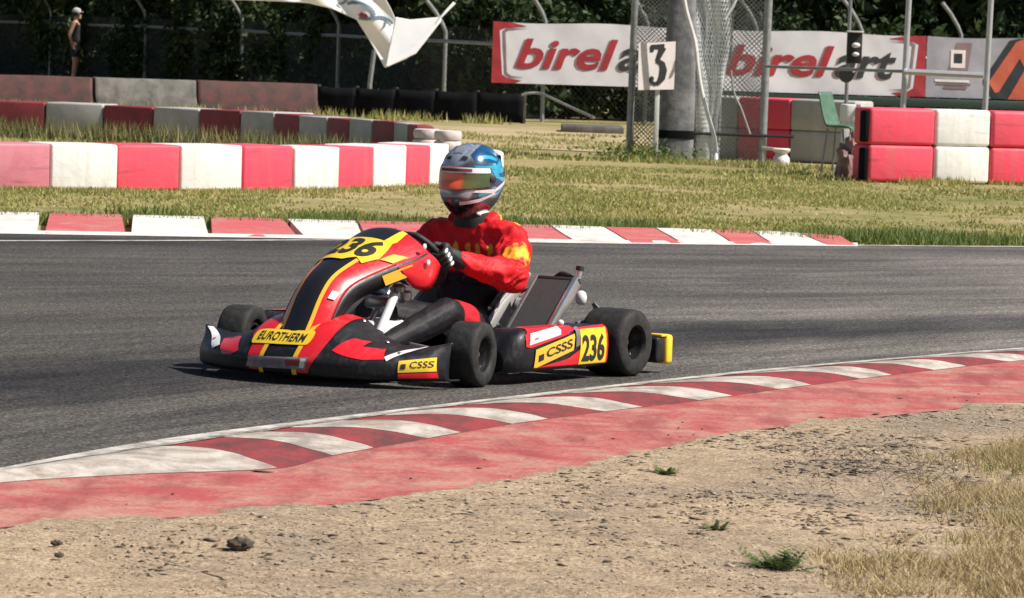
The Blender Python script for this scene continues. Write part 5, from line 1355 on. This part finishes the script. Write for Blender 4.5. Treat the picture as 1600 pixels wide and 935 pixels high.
# helmet
HC = V3(-.315, 0, .790)
def hshape(az, el, d=0.0):                     # az 0 = forward, el -90..90
    ca, sa = math.cos(az), math.sin(az); ce, se = math.cos(el), math.sin(el)
    a = .150 if ca > 0 else .150; bW = .122; cT = .152
    r_ = 1.0 / ((abs(ce * ca) / a) ** 2.25 + (abs(ce * sa) / bW) ** 2.25 + (abs(se) / cT) ** 2.25) ** (1 / 2.25)
    p = V3(ce * ca, ce * sa, se) * r_
    if se < 0:                                 # chin bar carries forward, the rest tucks in
        k = -se
        f_ = max(0, ca)
        p.x += .030 * f_ ** 1.5 * math.sin(min(1, k * 1.6) * math.pi * .6); p.x *= 1 - .06 * k * (1 - f_); p.y *= 1 - .16 * k
        p.z *= 1.0 + .12 * f_ * k
    if d: p = p + p.normalized() * d
    return HC + p
def m_helmet():
    mt, nt, b = new_mat('helmet_paint')
    tc = nt.nodes.new('ShaderNodeTexCoord').outputs['Object']
    mp = nt.nodes.new('ShaderNodeMapping'); mp.inputs['Location'].default_value = (.315, 0, -.79); nt.links.new(tc, mp.inputs[0])
    sep = nt.nodes.new('ShaderNodeSeparateXYZ'); nt.links.new(mp.outputs[0], sep.inputs[0])
    wv = nt.nodes.new('ShaderNodeTexWave'); wv.inputs['Scale'].default_value = 3.2; wv.inputs['Distortion'].default_value = 5.0; wv.inputs['Detail'].default_value = 2; wv.inputs['Detail Scale'].default_value = 1.4
    mp2 = nt.nodes.new('ShaderNodeMapping'); mp2.inputs['Rotation'].default_value = (.4, .9, .3); nt.links.new(mp.outputs[0], mp2.inputs[0]); nt.links.new(mp2.outputs[0], wv.inputs['Vector'])
    c = ramp(nt, wv.outputs['Fac'], [(.0, (.008, .07, .20)), (.42, (.012, .17, .34)), (.62, (.05, .38, .50)), (.78, (.60, .66, .72)), (.90, (.03, .14, .30))])
    ft = ramp(nt, sep.outputs[0], [(-.005, (0, 0, 0)), (.10, (1, 1, 1))])
    c = mixc(nt, ft, c, ramp(nt, wv.outputs['Fac'], [(.2, (.07, .08, .10)), (.5, (.16, .19, .23)), (.8, (.42, .46, .52))]))
    lowm = ramp(nt, math_n(nt, 'ADD', sep.outputs[2], .2), [(.125, (1, 1, 1)), (.13, (0, 0, 0))])
    c = mixc(nt, lowm, c, ramp(nt, wv.outputs['Fac'], [(.3, (.018, .018, .022)), (.8, (.16, .14, .17))]))
    nt.links.new(c, b.inputs['Base Color']); b.inputs['Roughness'].default_value = .22; b.inputs['Metallic'].default_value = .3
    b.inputs['Coat Weight'].default_value = 1.0; b.inputs['Coat Roughness'].default_value = .05; return mt
M['helmet'] = m_helmet()
mb = MB(); E0, E1 = R(-68), R(90)
mb.grid([[hshape(2 * math.pi * i / 64, E0 + (E1 - E0) * j / 44) for i in range(65)] for j in range(45)])
hm = mb.build('helmet', M['helmet'], drv, 180)
mb = MB(); mb.add([hshape(2 * math.pi * i / 64, E0) for i in range(64)], [tuple(range(63, -1, -1))]); mb.build('lining', M['black_matte'], hm)
def m_visor():
    mt, nt, b = new_mat('visor')
    tc = nt.nodes.new('ShaderNodeTexCoord').outputs['Object']; sep = nt.nodes.new('ShaderNodeSeparateXYZ'); nt.links.new(tc, sep.inputs[0])
    c = ramp(nt, math_n(nt, 'MULTIPLY', math_n(nt, 'ADD', sep.outputs[1], .13), 4.0), [(.10, (.95, .66, .08)), (.22, (.95, .24, .05)), (.66, (.90, .12, .04)), (.74, (.16, .12, .03)), (.95, (.05, .09, .03))])
    nt.links.new(c, b.inputs['Base Color']); b.inputs['Roughness'].default_value = .35; b.inputs['Metallic'].default_value = .0; b.inputs['Coat Weight'].default_value = .8; b.inputs['Coat Roughness'].default_value = .04; return mt
M['visor'] = m_visor()
VA = R(72)
def vis(u, v, d=.004): return hshape(VA * u, R(-15) + R(35) * v + R(3) * u * u, d)
mb = MB(); mb.grid([[vis(-1 + 2 * i / 40, j / 14) for i in range(41)] for j in range(15)]); vo_ = mb.build('visor', M['visor'], hm, 180, solid=.003)
sticker(vo_, lambda u, v: vis(u, v, .0065), [(-.45, .74), (.96, .74), (.93, .98), (-.42, .98)], 'sticker_white', 'visor_strip', 4)
sticker(vo_, lambda u, v: vis(u, v, .008), [(-.35, .80), (.45, .80), (.45, .92), (-.35, .92)], 'dull_red', 'print', 4)
for pts_, nm in (([(.55 * VA, R(-19)), (1.2 * VA, R(-24)), (1.75 * VA, R(-6)), (1.75 * VA, R(2)), (1.2 * VA, R(-16)), (.6 * VA, R(-16))], 'pale_swoosh'), ([(.25 * VA, R(-38)), (.8 * VA, R(-36)), (1.3 * VA, R(-26)), (1.3 * VA, R(-22)), (.8 * VA, R(-30)), (.25 * VA, R(-33))], 'pale_swoosh')):
    sticker(hm, lambda a, e: hshape(a, e, .003), pts_, 'sticker_white', nm, 4)
M['helmet_teal'] = mat('helmet_teal', (0.05, 0.50, 0.66), (0.02, 0.30, 0.52), 14, 0.2, 0.2, coat=1.0)
M['helmet_navy'] = mat('helmet_navy', (0.008, 0.06, 0.20), (0.012, 0.11, 0.28), 14, 0.2, 0.2, coat=1.0)
M['helmet_silver'] = mat('helmet_silver', (0.55, 0.58, 0.66), (0.36, 0.38, 0.46), 18, 0.25, 0.5, coat=1.0)
def hs(poly, mt_, nm, d=.002):
    for sg_ in (1, -1): sticker(hm, lambda a, e: hshape(sg_ * R(a), R(e), d), poly, mt_, nm, 4)
hs([(20, 52), (45, 66), (78, 62), (104, 46), (112, 30), (84, 34), (58, 36), (38, 32)], 'helmet_navy', 'painted_field', .0015)
hs([(34, 24), (60, 26), (92, 30), (118, 40), (126, 30), (98, 22), (66, 21), (40, 20)], 'helmet_teal', 'painted_swoosh', .0022)
hs([(74, 20), (112, 24), (136, 30), (142, 10), (124, -4), (84, 6)], 'helmet_teal', 'painted_swoosh', .0018)
hs([(96, 14), (118, 16), (134, 20), (136, 10), (118, 6), (100, 8)], 'helmet_navy', 'painted_field', .0024)
hs([(44, 40), (60, 46), (84, 46), (104, 40), (96, 36), (72, 40), (54, 38)], 'helmet_teal', 'painted_swoosh', .0026)
hs([(-4, 46), (10, 44), (20, 62), (8, 72)], 'helmet_silver', 'painted_swoosh', .0020)
hs([(14, 40), (28, 60), (50, 74), (84, 74), (60, 68), (40, 56), (24, 38)], 'helmet_silver', 'painted_swoosh', .0028)
hs([(126, 46), (140, 30), (146, 8), (140, -12), (136, 8), (130, 28), (118, 44)], 'helmet_silver', 'painted_swoosh', .0026)
hs([(78, 4), (100, 2), (124, -4), (112, -12), (84, -10)], 'helmet_navy', 'painted_field', .0018)
hs([(50, -22), (84, -18), (116, -12), (108, -18), (80, -25), (52, -27)], 'helmet_teal', 'painted_swoosh', .0022)
for sg_ in (1, -1):
    q = hshape(sg_ * R(74), R(3), .006); mb = MB(); mb.lathe([(.016, 0), (.016, .003), (.011, .006), (.002, .0065)], 20, Matrix.Translation(q) @ (q - HC).to_track_quat('Z', 'Y').to_matrix().to_4x4()); mb.build('visor_hinge', M['black_matte'], hm, 40)
    sticker(hm, lambda a, e: hshape(sg_ * R(a), R(e), .0025), [(8, -36), (24, -35), (26, -40), (9, -42)], 'black_matte', 'vent', 2)
    sticker(hm, lambda a, e: hshape(sg_ * R(a), R(e), .0035), [(10, 33), (22, 32), (24, 36), (12, 38)], 'black_matte', 'vent', 2)
# rear spoiler and chin spoiler, chin strap
mb = MB(); rows = []
for i in range(13):
    a = R(180) + R(-62) + R(124) * i / 12; q0 = hshape(a, R(46), .002); q1 = hshape(a, R(22), .002); o_ = hshape(a, R(40), .030 * math.cos((i - 6) / 6 * 1.3) + .004)
    rows.append([q0, q0.lerp(o_, .7) + V3(0, 0, .006), o_, o_ + V3(0, 0, -.012), q1])
mb.grid(rows); mb.build('rear_spoiler', M['sticker_white'], hm, 180)
mb = MB(); rows = []
for i in range(9):
    a = R(60 + 70 * i / 8); q0 = hshape(a, R(-58), .003); rows.append([q0, q0 + V3(0, 0, -.03) * math.sin(math.pi * (i + .5) / 9)])
mb.grid(rows); mb.build('neck_roll', M['sticker_white'], hm, 180, solid=.006)
#PART4
# ------------------------------------------------------------------ spectator
def sp_caps():
    A = at(116, 100, 101.5); ox, oy = A.x, A.y
    # faces right of the picture, standing; metres above its feet
    def q(f, l, z): return (ox + f, oy - l, z)      # f forward (+x), l towards camera
    c = [(q(0, -.08, .92), .12, q(0, .08, .92), .12), (q(0, 0, .95), .125, q(.0, 0, 1.15), .115), (q(0, 0, 1.15), .115, q(-.01, 0, 1.32), .13), (q(-.01, -.1, 1.36), .085, q(-.01, .1, 1.36), .085), (q(-.01, 0, 1.38), .055, q(.02, 0, 1.5), .05)]
    for s_ in (-1, 1):
        c += [(q(0, s_ * .09, .88), .095, q(.03, s_ * .10, .5), .065), (q(.03, s_ * .10, .5), .06, q(-.02, s_ * .10, .1), .04), (q(-.03, s_ * .10, .05), .04, q(.14, s_ * .11, .03), .032)]
    c += [(q(-.02, .19, 1.38), .06, q(-.10, .24, 1.12), .045), (q(-.10, .24, 1.12), .043, q(-.02, .25, .90), .032), (q(-.02, .25, .90), .034, q(.01, .25, .80), .026),
          (q(-.02, -.19, 1.38), .06, q(-.05, -.24, 1.12), .045), (q(-.05, -.24, 1.12), .043, q(.06, -.25, .90), .032), (q(.06, -.25, .9), .034, q(.09, -.25, .80), .026)]
    return c, (ox, oy)
caps, (ox, oy) = sp_caps()
sp = voxel_body('person', caps, 0.018, 4, [M['skin'], M['dark_cloth']])
for p_ in sp.data.polygons:
    c = p_.center; lat = abs(c.y - oy)
    if (c.z > .62 and c.z < 1.40 and lat < .185 and not (c.z > 1.36 and lat < .07)) or c.z < .07: p_.material_index = 1
tag(sp, 'bare-armed spectator in a dark sleeveless top and shorts standing by the far fence', 'person')
mb = capsules([((ox + .03, oy, 1.58), .085, (ox + .035, oy, 1.64), .092), ((ox + .10, oy, 1.56), .03, (ox + .09, oy, 1.52), .04), ((ox + .125, oy, 1.59), .012, (ox + .125, oy, 1.58), .012)], 14); mb.build('head', M['skin'], sp, 180)
mb = MB(); mb.lathe([(.100, 0), (.102, .03), (.085, .075), (.05, .098), (.01, .105)], 18, Matrix.Translation((ox + .025, oy, 1.645))); mb.box((ox + .13, oy, 1.65), (.09, .13, .012), .004)
M['cap_pale'] = mat('cap_pale', (0.62, 0.60, 0.56), rough=0.7); mb.build('cap', M['cap_pale'], sp, 40)
mb = MB(); mb.lathe([(.095, -.10), (.104, -.04), (.103, .0)], 18, Matrix.Translation((ox + .012, oy, 1.64))); mb.build('hair', M['black_matte'], sp, 60)

# ------------------------------------------------------------------ trees and shrubs
def leaf_quads(cen, size, flat=0.0):
    n = len(cen)
    a = rng.normal(size=(n, 3)); a /= np.linalg.norm(a, axis=1)[:, None]
    b = rng.normal(size=(n, 3)); b -= a * (a * b).sum(1)[:, None]; b /= np.linalg.norm(b, axis=1)[:, None]
    s = size * rng.uniform(.6, 1.4, n)[:, None]
    V = np.empty((n, 4, 3)); V[:, 0] = cen - a * s; V[:, 1] = cen + b * s * .45; V[:, 2] = cen + a * s; V[:, 3] = cen - b * s * .45
    F = np.arange(n * 4).reshape(n, 4); return V.reshape(-1, 3), F

def crown_pts(c, rad, n, clumps, cr):
    u = rng.normal(size=(clumps, 3)); u /= np.linalg.norm(u, axis=1)[:, None]
    rr = rng.uniform(.25, 1, clumps) ** .45
    cc = np.array(c) + u * rr[:, None] * np.array(rad)
    k = rng.integers(0, clumps, n)
    d = rng.normal(size=(n, 3)); d /= np.linalg.norm(d, axis=1)[:, None]
    return cc[k] + d * (rng.uniform(0, 1, n) ** .5)[:, None] * cr * rng.uniform(.6, 1.2, clumps)[k][:, None], cc

def tree(name, x, y, h, r, label, lm, base=1.3, group=None, n=9000, size=.16):
    root = empty(name, (0, 0, 0)); tag(root, label, 'tree', group)
    pts_, cc = crown_pts((x, y, (h + base) / 2 + .3), (r, r, (h - base) / 2), n, 70, r * .34)
    pts_ = pts_[pts_[:, 2] > base * .7]
    V, F = leaf_quads(pts_, size); mesh_np('crown', V, F, M[lm], root)
    mb = MB(); mb.tube([(x, y, -.1), (x + .05, y, 1.2), (x - .1, y + .1, h * .45), (x, y, h * .8)], [.17, .13, .10, .04], 9)
    for k in range(7):
        q = Vector(cc[k]); z_ = random.uniform(.3, .6) * h
        mb.tube([(x - .05, y, z_ * .8), ((x + q.x) / 2, (y + q.y) / 2, (z_ + q.z) / 2 + .1), q], [.06, .04, .015], 6)
    mb.build('trunk', M['brown_bark'], root, 60)
    return root
TG = 'trees behind the wire fence'
N = 11
for i in range(N):
    t = i / (N - 1); x = -21 + t * 38 + random.uniform(-.6, .6); fy = np.interp(x, [-13.5, 0, 8, 14], [110, 77, 78.5, 79.5]); y = fy + 4.6 + random.uniform(-.7, 1.2)
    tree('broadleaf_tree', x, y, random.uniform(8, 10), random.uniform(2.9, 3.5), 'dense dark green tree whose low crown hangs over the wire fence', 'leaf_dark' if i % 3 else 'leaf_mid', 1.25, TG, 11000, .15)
SG = 'shrubs along the wire fence'
for i in range(24):
    t = i / 23; x = -17 + t * 29 + random.uniform(-.3, .3); fy = np.interp(x, [-13.5, 0, 8, 14], [110, 77, 78.5, 79.5]); y = fy + 2.0 + random.uniform(-.3, .6)
    root = empty('evergreen_shrub', (0, 0, 0)); tag(root, 'dark evergreen shrub growing in the shade behind the wire fence', 'shrub', SG)
    hh = random.uniform(1.7, 2.5); pts_, cc = crown_pts((x, y, hh * .5), (1.0, .8, hh * .5), 4200, 26, .42); pts_ = pts_[pts_[:, 2] > .03]
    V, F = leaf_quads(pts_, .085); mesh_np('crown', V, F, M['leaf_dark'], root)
    mb = MB()
    for k in range(5):
        q = Vector(cc[k]); mb.tube([(x + random.uniform(-.1, .1), y, -.05), ((x + q.x) / 2, (y + q.y) / 2, q.z * .55), q], [.035, .025, .01], 6)
    mb.build('stem', M['brown_bark'], root, 60)
# the wood further back reads as one mass
P_ = np.empty((70000, 3)); P_[:, 0] = rng.uniform(-45, 45, 70000); P_[:, 2] = rng.uniform(0, 1, 70000) ** 1.5 * 13
P_[:, 1] = np.interp(P_[:, 0], [-45, -13.5, 0, 8, 14, 45], [150, 124, 97, 96, 96, 96]) + rng.uniform(0, 5, 70000)
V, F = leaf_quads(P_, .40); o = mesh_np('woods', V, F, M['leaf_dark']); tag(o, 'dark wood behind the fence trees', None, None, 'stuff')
# windbreak netting low on the fence
# ------------------------------------------------------------------ grass
def blades(n, xr, yr, h, wd, keep=None, lean=.5, z0=-.03):
    x = rng.uniform(*xr, n); y = rng.uniform(*yr, n)
    if keep is not None:
        k = keep(x, y); x, y = x[k], y[k]
    n = len(x); hh = h * rng.uniform(.4, 1.35, n); ww = wd * rng.uniform(.6, 1.4, n)
    a = rng.uniform(0, 2 * np.pi, n); b = rng.uniform(0, 2 * np.pi, n); ln = hh * lean * rng.uniform(.1, 1.0, n)
    V = np.empty((n, 3, 3))
    V[:, 0] = np.c_[x - np.cos(a) * ww, y - np.sin(a) * ww, np.full(n, z0)]
    V[:, 1] = np.c_[x + np.cos(a) * ww, y + np.sin(a) * ww, np.full(n, z0)]
    V[:, 2] = np.c_[x + np.cos(b) * ln, y + np.sin(b) * ln, z0 + hh]
    return V.reshape(-1, 3), np.arange(n * 3).reshape(n, 3)
def pnoise(x, y, sc, seed=0.0): return np.array([noise.noise(Vector((a * sc, b * sc * .6, seed))) for a, b in zip(x, y)])
def patchy(x, y, sc, th, seed=0.0):
    return np.array([noise.noise(Vector((a * sc, b * sc * .6, seed))) for a, b in zip(x, y)]) > th
kb = [G(x, yb(x), .06) for x in (-300, 0, 300, 560, 900, 1200, 1340, 1600, 1900)]
kbx = [q.x for q in kb]; kby = [q.y for q in kb]
def behind(x, y, m=0.0): return y > np.interp(x, kbx, kby) + m
def frustum(x, y): return np.abs(x) < y * .125 + .4
V, F = blades(300000, (-6.5, 7.5), (30.4, 50), .024, .009, lambda x, y: behind(x, y, .02) & frustum(x, y) & (rng.uniform(0, 1, len(x)) < np.clip(.42 + 1.5 * pnoise(x, y, .55) + .9 * pnoise(x, y, 1.9, 4.0), .04, 1)) & (rng.uniform(0, 1, len(x)) < np.clip(1.35 - (y - 31) / 26, .2, 1)), .9)
o = mesh_np('grass', V, F, M['grass']); tag(o, 'patchy yellow green grass between the far kerb and the barriers', 'grass', None, 'stuff')
V, F = blades(90000, (-6.5, 7.5), (30.4, 34), .085, .008, lambda x, y: behind(x, y, .0) & ~behind(x, y, 1.8) & frustum(x, y) & patchy(x, y, .9, -.08), .7)
o = mesh_np('grass', V, F, M['grass_green']); tag(o, 'lush green fringe of grass along the far kerb', 'grass', None, 'stuff')
V, F = blades(70000, (-9, 9), (44, 66), .05, .012, lambda x, y: frustum(x, y) & patchy(x, y, .45, .0, 3.0), .8)
o = mesh_np('grass', V, F, M['grass']); tag(o, 'thin dry grass on the far verge beyond the barriers', 'grass', None, 'stuff')
# tufts in front of barrier rows
def tufts(lines, n, h, wd, matl, label, spread=.22):
    VV, FF = [], []
    for (a, b) in lines:
        m_ = int(n * (Vector(b) - Vector(a)).length); t = rng.uniform(0, 1, m_)
        k = np.array([noise.noise(Vector((q * (Vector(b) - Vector(a)).length * 1.6, a[0], 1))) for q in t]) > -.1
        t = t[k]; m_ = len(t)
        x = a[0] + (b[0] - a[0]) * t + rng.normal(0, spread * .5, m_); y = a[1] + (b[1] - a[1]) * t - np.abs(rng.normal(0, spread, m_)) + .02
        hh = h * rng.uniform(.3, 1.3, m_); an = rng.uniform(0, 6.28, m_); bn = rng.uniform(0, 6.28, m_); ln = hh * .6 * rng.uniform(.1, 1, m_)
        V = np.empty((m_, 3, 3)); V[:, 0] = np.c_[x - np.cos(an) * wd, y - np.sin(an) * wd, np.full(m_, -.03)]; V[:, 1] = np.c_[x + np.cos(an) * wd, y + np.sin(an) * wd, np.full(m_, -.03)]; V[:, 2] = np.c_[x + np.cos(bn) * ln, y + np.sin(bn) * ln, hh - .03]
        FF.append(np.arange(m_ * 3).reshape(m_, 3) + sum(len(v) for v in VV)); VV.append(V.reshape(-1, 3))
    o = mesh_np('grass', np.concatenate(VV), np.concatenate(FF), matl); tag(o, label, 'grass', None, 'stuff')
L2 = lambda *pts_: [((a.x, a.y), (b.x, b.y)) for a, b in zip(pts_[:-1], pts_[1:])]
tufts(L2(at(-20, 280, 37.1), at(185, 280, 37.6), at(380, 280, 38.4), at(530, 280, 39.6), at(640, 280, 41.2), at(700, 280, 43)), 900, .048, .007, M['grass'], 'grass tufts at the foot of the sunlit barrier row')
tufts(L2(at(-30, 210, 54.6), at(160, 210, 53.6), at(310, 210, 52.6), at(470, 210, 50.8), at(600, 210, 48.6)), 420, .24, .011, M['grass_olive'], 'long grass in front of the shaded barrier row', .3)
tufts(L2(at(-40, 160, 71.7), at(500, 160, 73.6), at(820, 160, 73)), 260, .16, .014, M['grass'], 'grass tufts below the far plastic barriers', .3)
tufts(L2(at(1350, 270, 47.0), at(1600, 270, 48.6)) + L2(at(960, 250, 53), at(1240, 250, 51.8)), 500, .085, .009, M['grass'], 'grass tufts under the tall barrier and netting')
V, F = leaf_quads(np.c_[rng.normal(at(1005, 240, 53).x, .28, 650), rng.normal(52.9, .2, 650), np.abs(rng.normal(.03, .08, 650))], .03)
o = mesh_np('scrub', V, F, M['grass_green']); tag(o, 'scrubby green weeds at the foot of the netting left of the pillar', 'weeds', None, 'stuff')

# ------------------------------------------------------------------ foreground verge
def zdirt(x, y):
    lim = np.interp(x, bo[:, 0], bo[:, 1]); d = (lim - y) * .52
    return np.array([.0075 if q < 0 else .0075 + min(1.0, q / .6) * (.020 * noise.noise(Vector((a * 1.3, b * .9, 3))) + .010 * noise.noise(Vector((a * 4, b * 3, 9)))) for a, b, q in zip(x, y, d)])
def onto_dirt(V, k):
    W = V.reshape(-1, k, 3); z = zdirt(W[:, 0, 0], W[:, 0, 1]); W[:, :, 2] += z[:, None] - .001
    return W.reshape(-1, 3)
def below(x, y, m=.08): return y < np.interp(x, bo[:, 0], bo[:, 1]) - m
# pebbles, chips and bark scraps
def scraps(n, xr, yr, s, matl, label, flat=.35, keep=None, name='gravel', z=0.0):
    x = rng.uniform(*xr, n); y = rng.uniform(*yr, n)
    k = keep(x, y) if keep is not None else below(x, y)
    x, y = x[k], y[k]; n = len(x)
    base = np.array([(1, 0, 0), (0, 1, 0), (-1, 0, 0), (0, -1, 0), (0, 0, 1), (0, 0, -1)], float)
    fc = np.array([(0, 1, 4), (1, 2, 4), (2, 3, 4), (3, 0, 4), (1, 0, 5), (2, 1, 5), (3, 2, 5), (0, 3, 5)])
    sz = s * np.minimum(rng.lognormal(0, .5, n), 2.2); el = rng.uniform(.5, 2.2, n); an = rng.uniform(0, 6.28, n)
    B = np.repeat(base[None], n, 0) * (1 + .3 * rng.normal(size=(n, 6, 1)))
    B[:, :, 0] *= (sz * el)[:, None]; B[:, :, 1] *= (sz / np.sqrt(el))[:, None]; B[:, :, 2] *= (sz * flat)[:, None]
    X = B[:, :, 0] * np.cos(an)[:, None] - B[:, :, 1] * np.sin(an)[:, None] + x[:, None]; Y = B[:, :, 0] * np.sin(an)[:, None] + B[:, :, 1] * np.cos(an)[:, None] + y[:, None]
    Z = B[:, :, 2] + (zdirt(x, y) if z == 0 else np.full(n, z))[:, None] + (sz * flat * .3)[:, None]
    V = np.stack([X, Y, Z], 2).reshape(-1, 3); F = (fc[None] + (np.arange(n) * 6)[:, None, None]).reshape(-1, 3)
    o = mesh_np(name, V, F, matl); tag(o, label, 'gravel', None, 'stuff')
M['pebble'] = leafmat('pebble', [(0.16, 0.13, 0.10), (0.34, 0.27, 0.20), (0.50, 0.42, 0.33)], 0.9, 0)
M['bark'] = leafmat('bark', [(0.05, 0.04, 0.03), (0.10, 0.08, 0.06), (0.20, 0.16, 0.12)], 0.9, 0)
scraps(40000, (-2.2, 3.2), (9.6, 18.5), .0032, M['pebble'], 'fine gravel over the sandy verge')
scraps(3000, (-2.0, 2.8), (9.6, 18.0), .0048, M['pebble'], 'larger pale pebbles scattered on the sandy verge', .55)
dens = lambda x, y: below(x, y) & (rng.uniform(0, 1, len(x)) < np.clip(.15 + .85 * np.exp(-((x - 1.0) / .55) ** 2 - ((y - 14.2) / 1.6) ** 2), 0, 1)) & patchy(x, y, 2.2, -.15, 5.0)
scraps(40000, (-1.6, 2.6), (10, 17.2), .0060, M['bark'], 'dark bark scraps and dry leaves strewn on the verge', .3, dens)
scraps(160, (-1.2, 2.2), (12, 18), .006, M['bark'], 'a few dark scraps on the red painted band', .3, lambda x, y: ~below(x, y, -.05) & below(x, y, -1.2), z=.006)
V, F = blades(200000, (.75, 2.6), (10.6, 15.8), .034, .0020, lambda x, y: below(x, y, .1) & (rng.uniform(0, 1, len(x)) < np.clip((x - (.95 + .13 * (y - 11.5)) + .5 * pnoise(x, y, 1.6, 6.) + .25 * pnoise(x, y, 5., 6.)) * 1.6, 0, 1)) & (rng.uniform(0, 1, len(x)) < np.clip(.6 + 1.5 * pnoise(x, y, 2.5, 8.0) + .8 * pnoise(x, y, 7., 2.), .05, 1)), 1.8, 0); V = onto_dirt(V, 3)
o = mesh_np('dry_grass', V, F, M['grass_dry']); tag(o, 'straw coloured dry grass on the right of the sandy verge', 'grass', None, 'stuff')
V, F = blades(7000, (.9, 2.4), (11.6, 15.2), .05, .0020, lambda x, y: below(x, y, .1) & (rng.uniform(0, 1, len(x)) < np.clip((x - 1.25 + .6 * pnoise(x, y, 1.6, 6.) + .3 * pnoise(x, y, 5., 1.)) * 1.6, 0, 1)) & patchy(x, y, 2.0, .12, 2.0), .8, 0); V = onto_dirt(V, 3)
o = mesh_np('dry_grass', V, F, M['grass']); tag(o, 'greener grass clumps among the straw at the right edge', 'grass', None, 'stuff')
def weed(px, py, n, r_, h, label):
    c = G(px, py, .008); root = None
    V = []; F = []
    mb = MB()
    for i in range(n):
        a = rng.uniform(0, 6.28); rr_ = r_ * rng.uniform(.1, 1); bx_, by_ = c.x + math.cos(a) * rr_ * .5, c.y + math.sin(a) * rr_ * .5
        tipx, tipy, tz = c.x + math.cos(a) * rr_ * 1.3, c.y + math.sin(a) * rr_ * 1.3, h * rng.uniform(.3, 1)
        for j in range(5):
            t = (j + 1) / 5; q = Vector((bx_ + (tipx - bx_) * t, by_ + (tipy - by_) * t, tz * t * (1.3 - .3 * t)))
            for sgn_ in (-1, 1):
                d = Vector((math.cos(a + sgn_ * 1.1), math.sin(a + sgn_ * 1.1), .35)) * (.028 * (1.2 - .6 * t)); s_ = Vector((-d.y, d.x, 0)) * .25
                mb.add([q, q + d * .5 + s_, q + d, q + d * .5 - s_], [(0, 1, 2, 3)])
        mb.add([(bx_ - .002, by_, 0), (bx_ + .002, by_, 0), (tipx, tipy, tz)], [(0, 1, 2)])
    o = mb.build('weed', M['weed'], None); tag(o, label, 'weed', 'green weeds on the verge')
weed(1222, 888, 46, .10, .055, 'largest leafy green weed low on the sandy verge')
weed(1043, 738, 12, .06, .02, 'small green sprout below the red painted band')
weed(1118, 828, 7, .03, .03, 'tiny dark green sprout in the middle of the bare sand')
c = G(375, 861); bm = bmesh.new(); bmesh.ops.create_icosphere(bm, subdivisions=3, radius=1)
for v in bm.verts: v.co = Vector((v.co.x * .034, v.co.y * .026, v.co.z * .018)) * (1 + .45 * noise.noise(v.co * 2.3))
me = bpy.data.meshes.new('clod'); bm.to_mesh(me); bm.free(); o = link('clod', me, M['twig']); o.location = (c.x, c.y, .018); tag(o, 'dark earth clod alone on the pale sand at lower left', 'clod')
for px, py, s_, lb in ((88, 857, .013, 'small dark clod near the lower left corner'), (92, 876, .012, 'small dark clod just below its twin at lower left')):
    c = G(px, py); o = link('clod', me.copy(), []); o.scale = (s_ / .03,) * 3; o.location = (c.x, c.y, .014); o.rotation_euler = (0, 0, px); tag(o, lb, 'clod')
# dry scrubby branches
mb = MB(); c = G(1385, 745)
for i in range(150):
    a = rng.uniform(0, 6.28); r_ = rng.uniform(.05, .22); b = Vector((c.x + rng.normal(0, .14), c.y + rng.normal(0, .35), .008)); d = Vector((math.cos(a), math.sin(a), rng.uniform(.05, .7))) * r_ * .5
    mb.tube([b, b + d * .5 + Vector((0, 0, .01)), b + d], [.0013, .0010, .0005], 4)
o = mb.build('dry_brushwood', M['dry_twig'], None); tag(o, 'tangle of thin dry grey twigs at the edge of the straw', 'twigs', None, 'stuff')
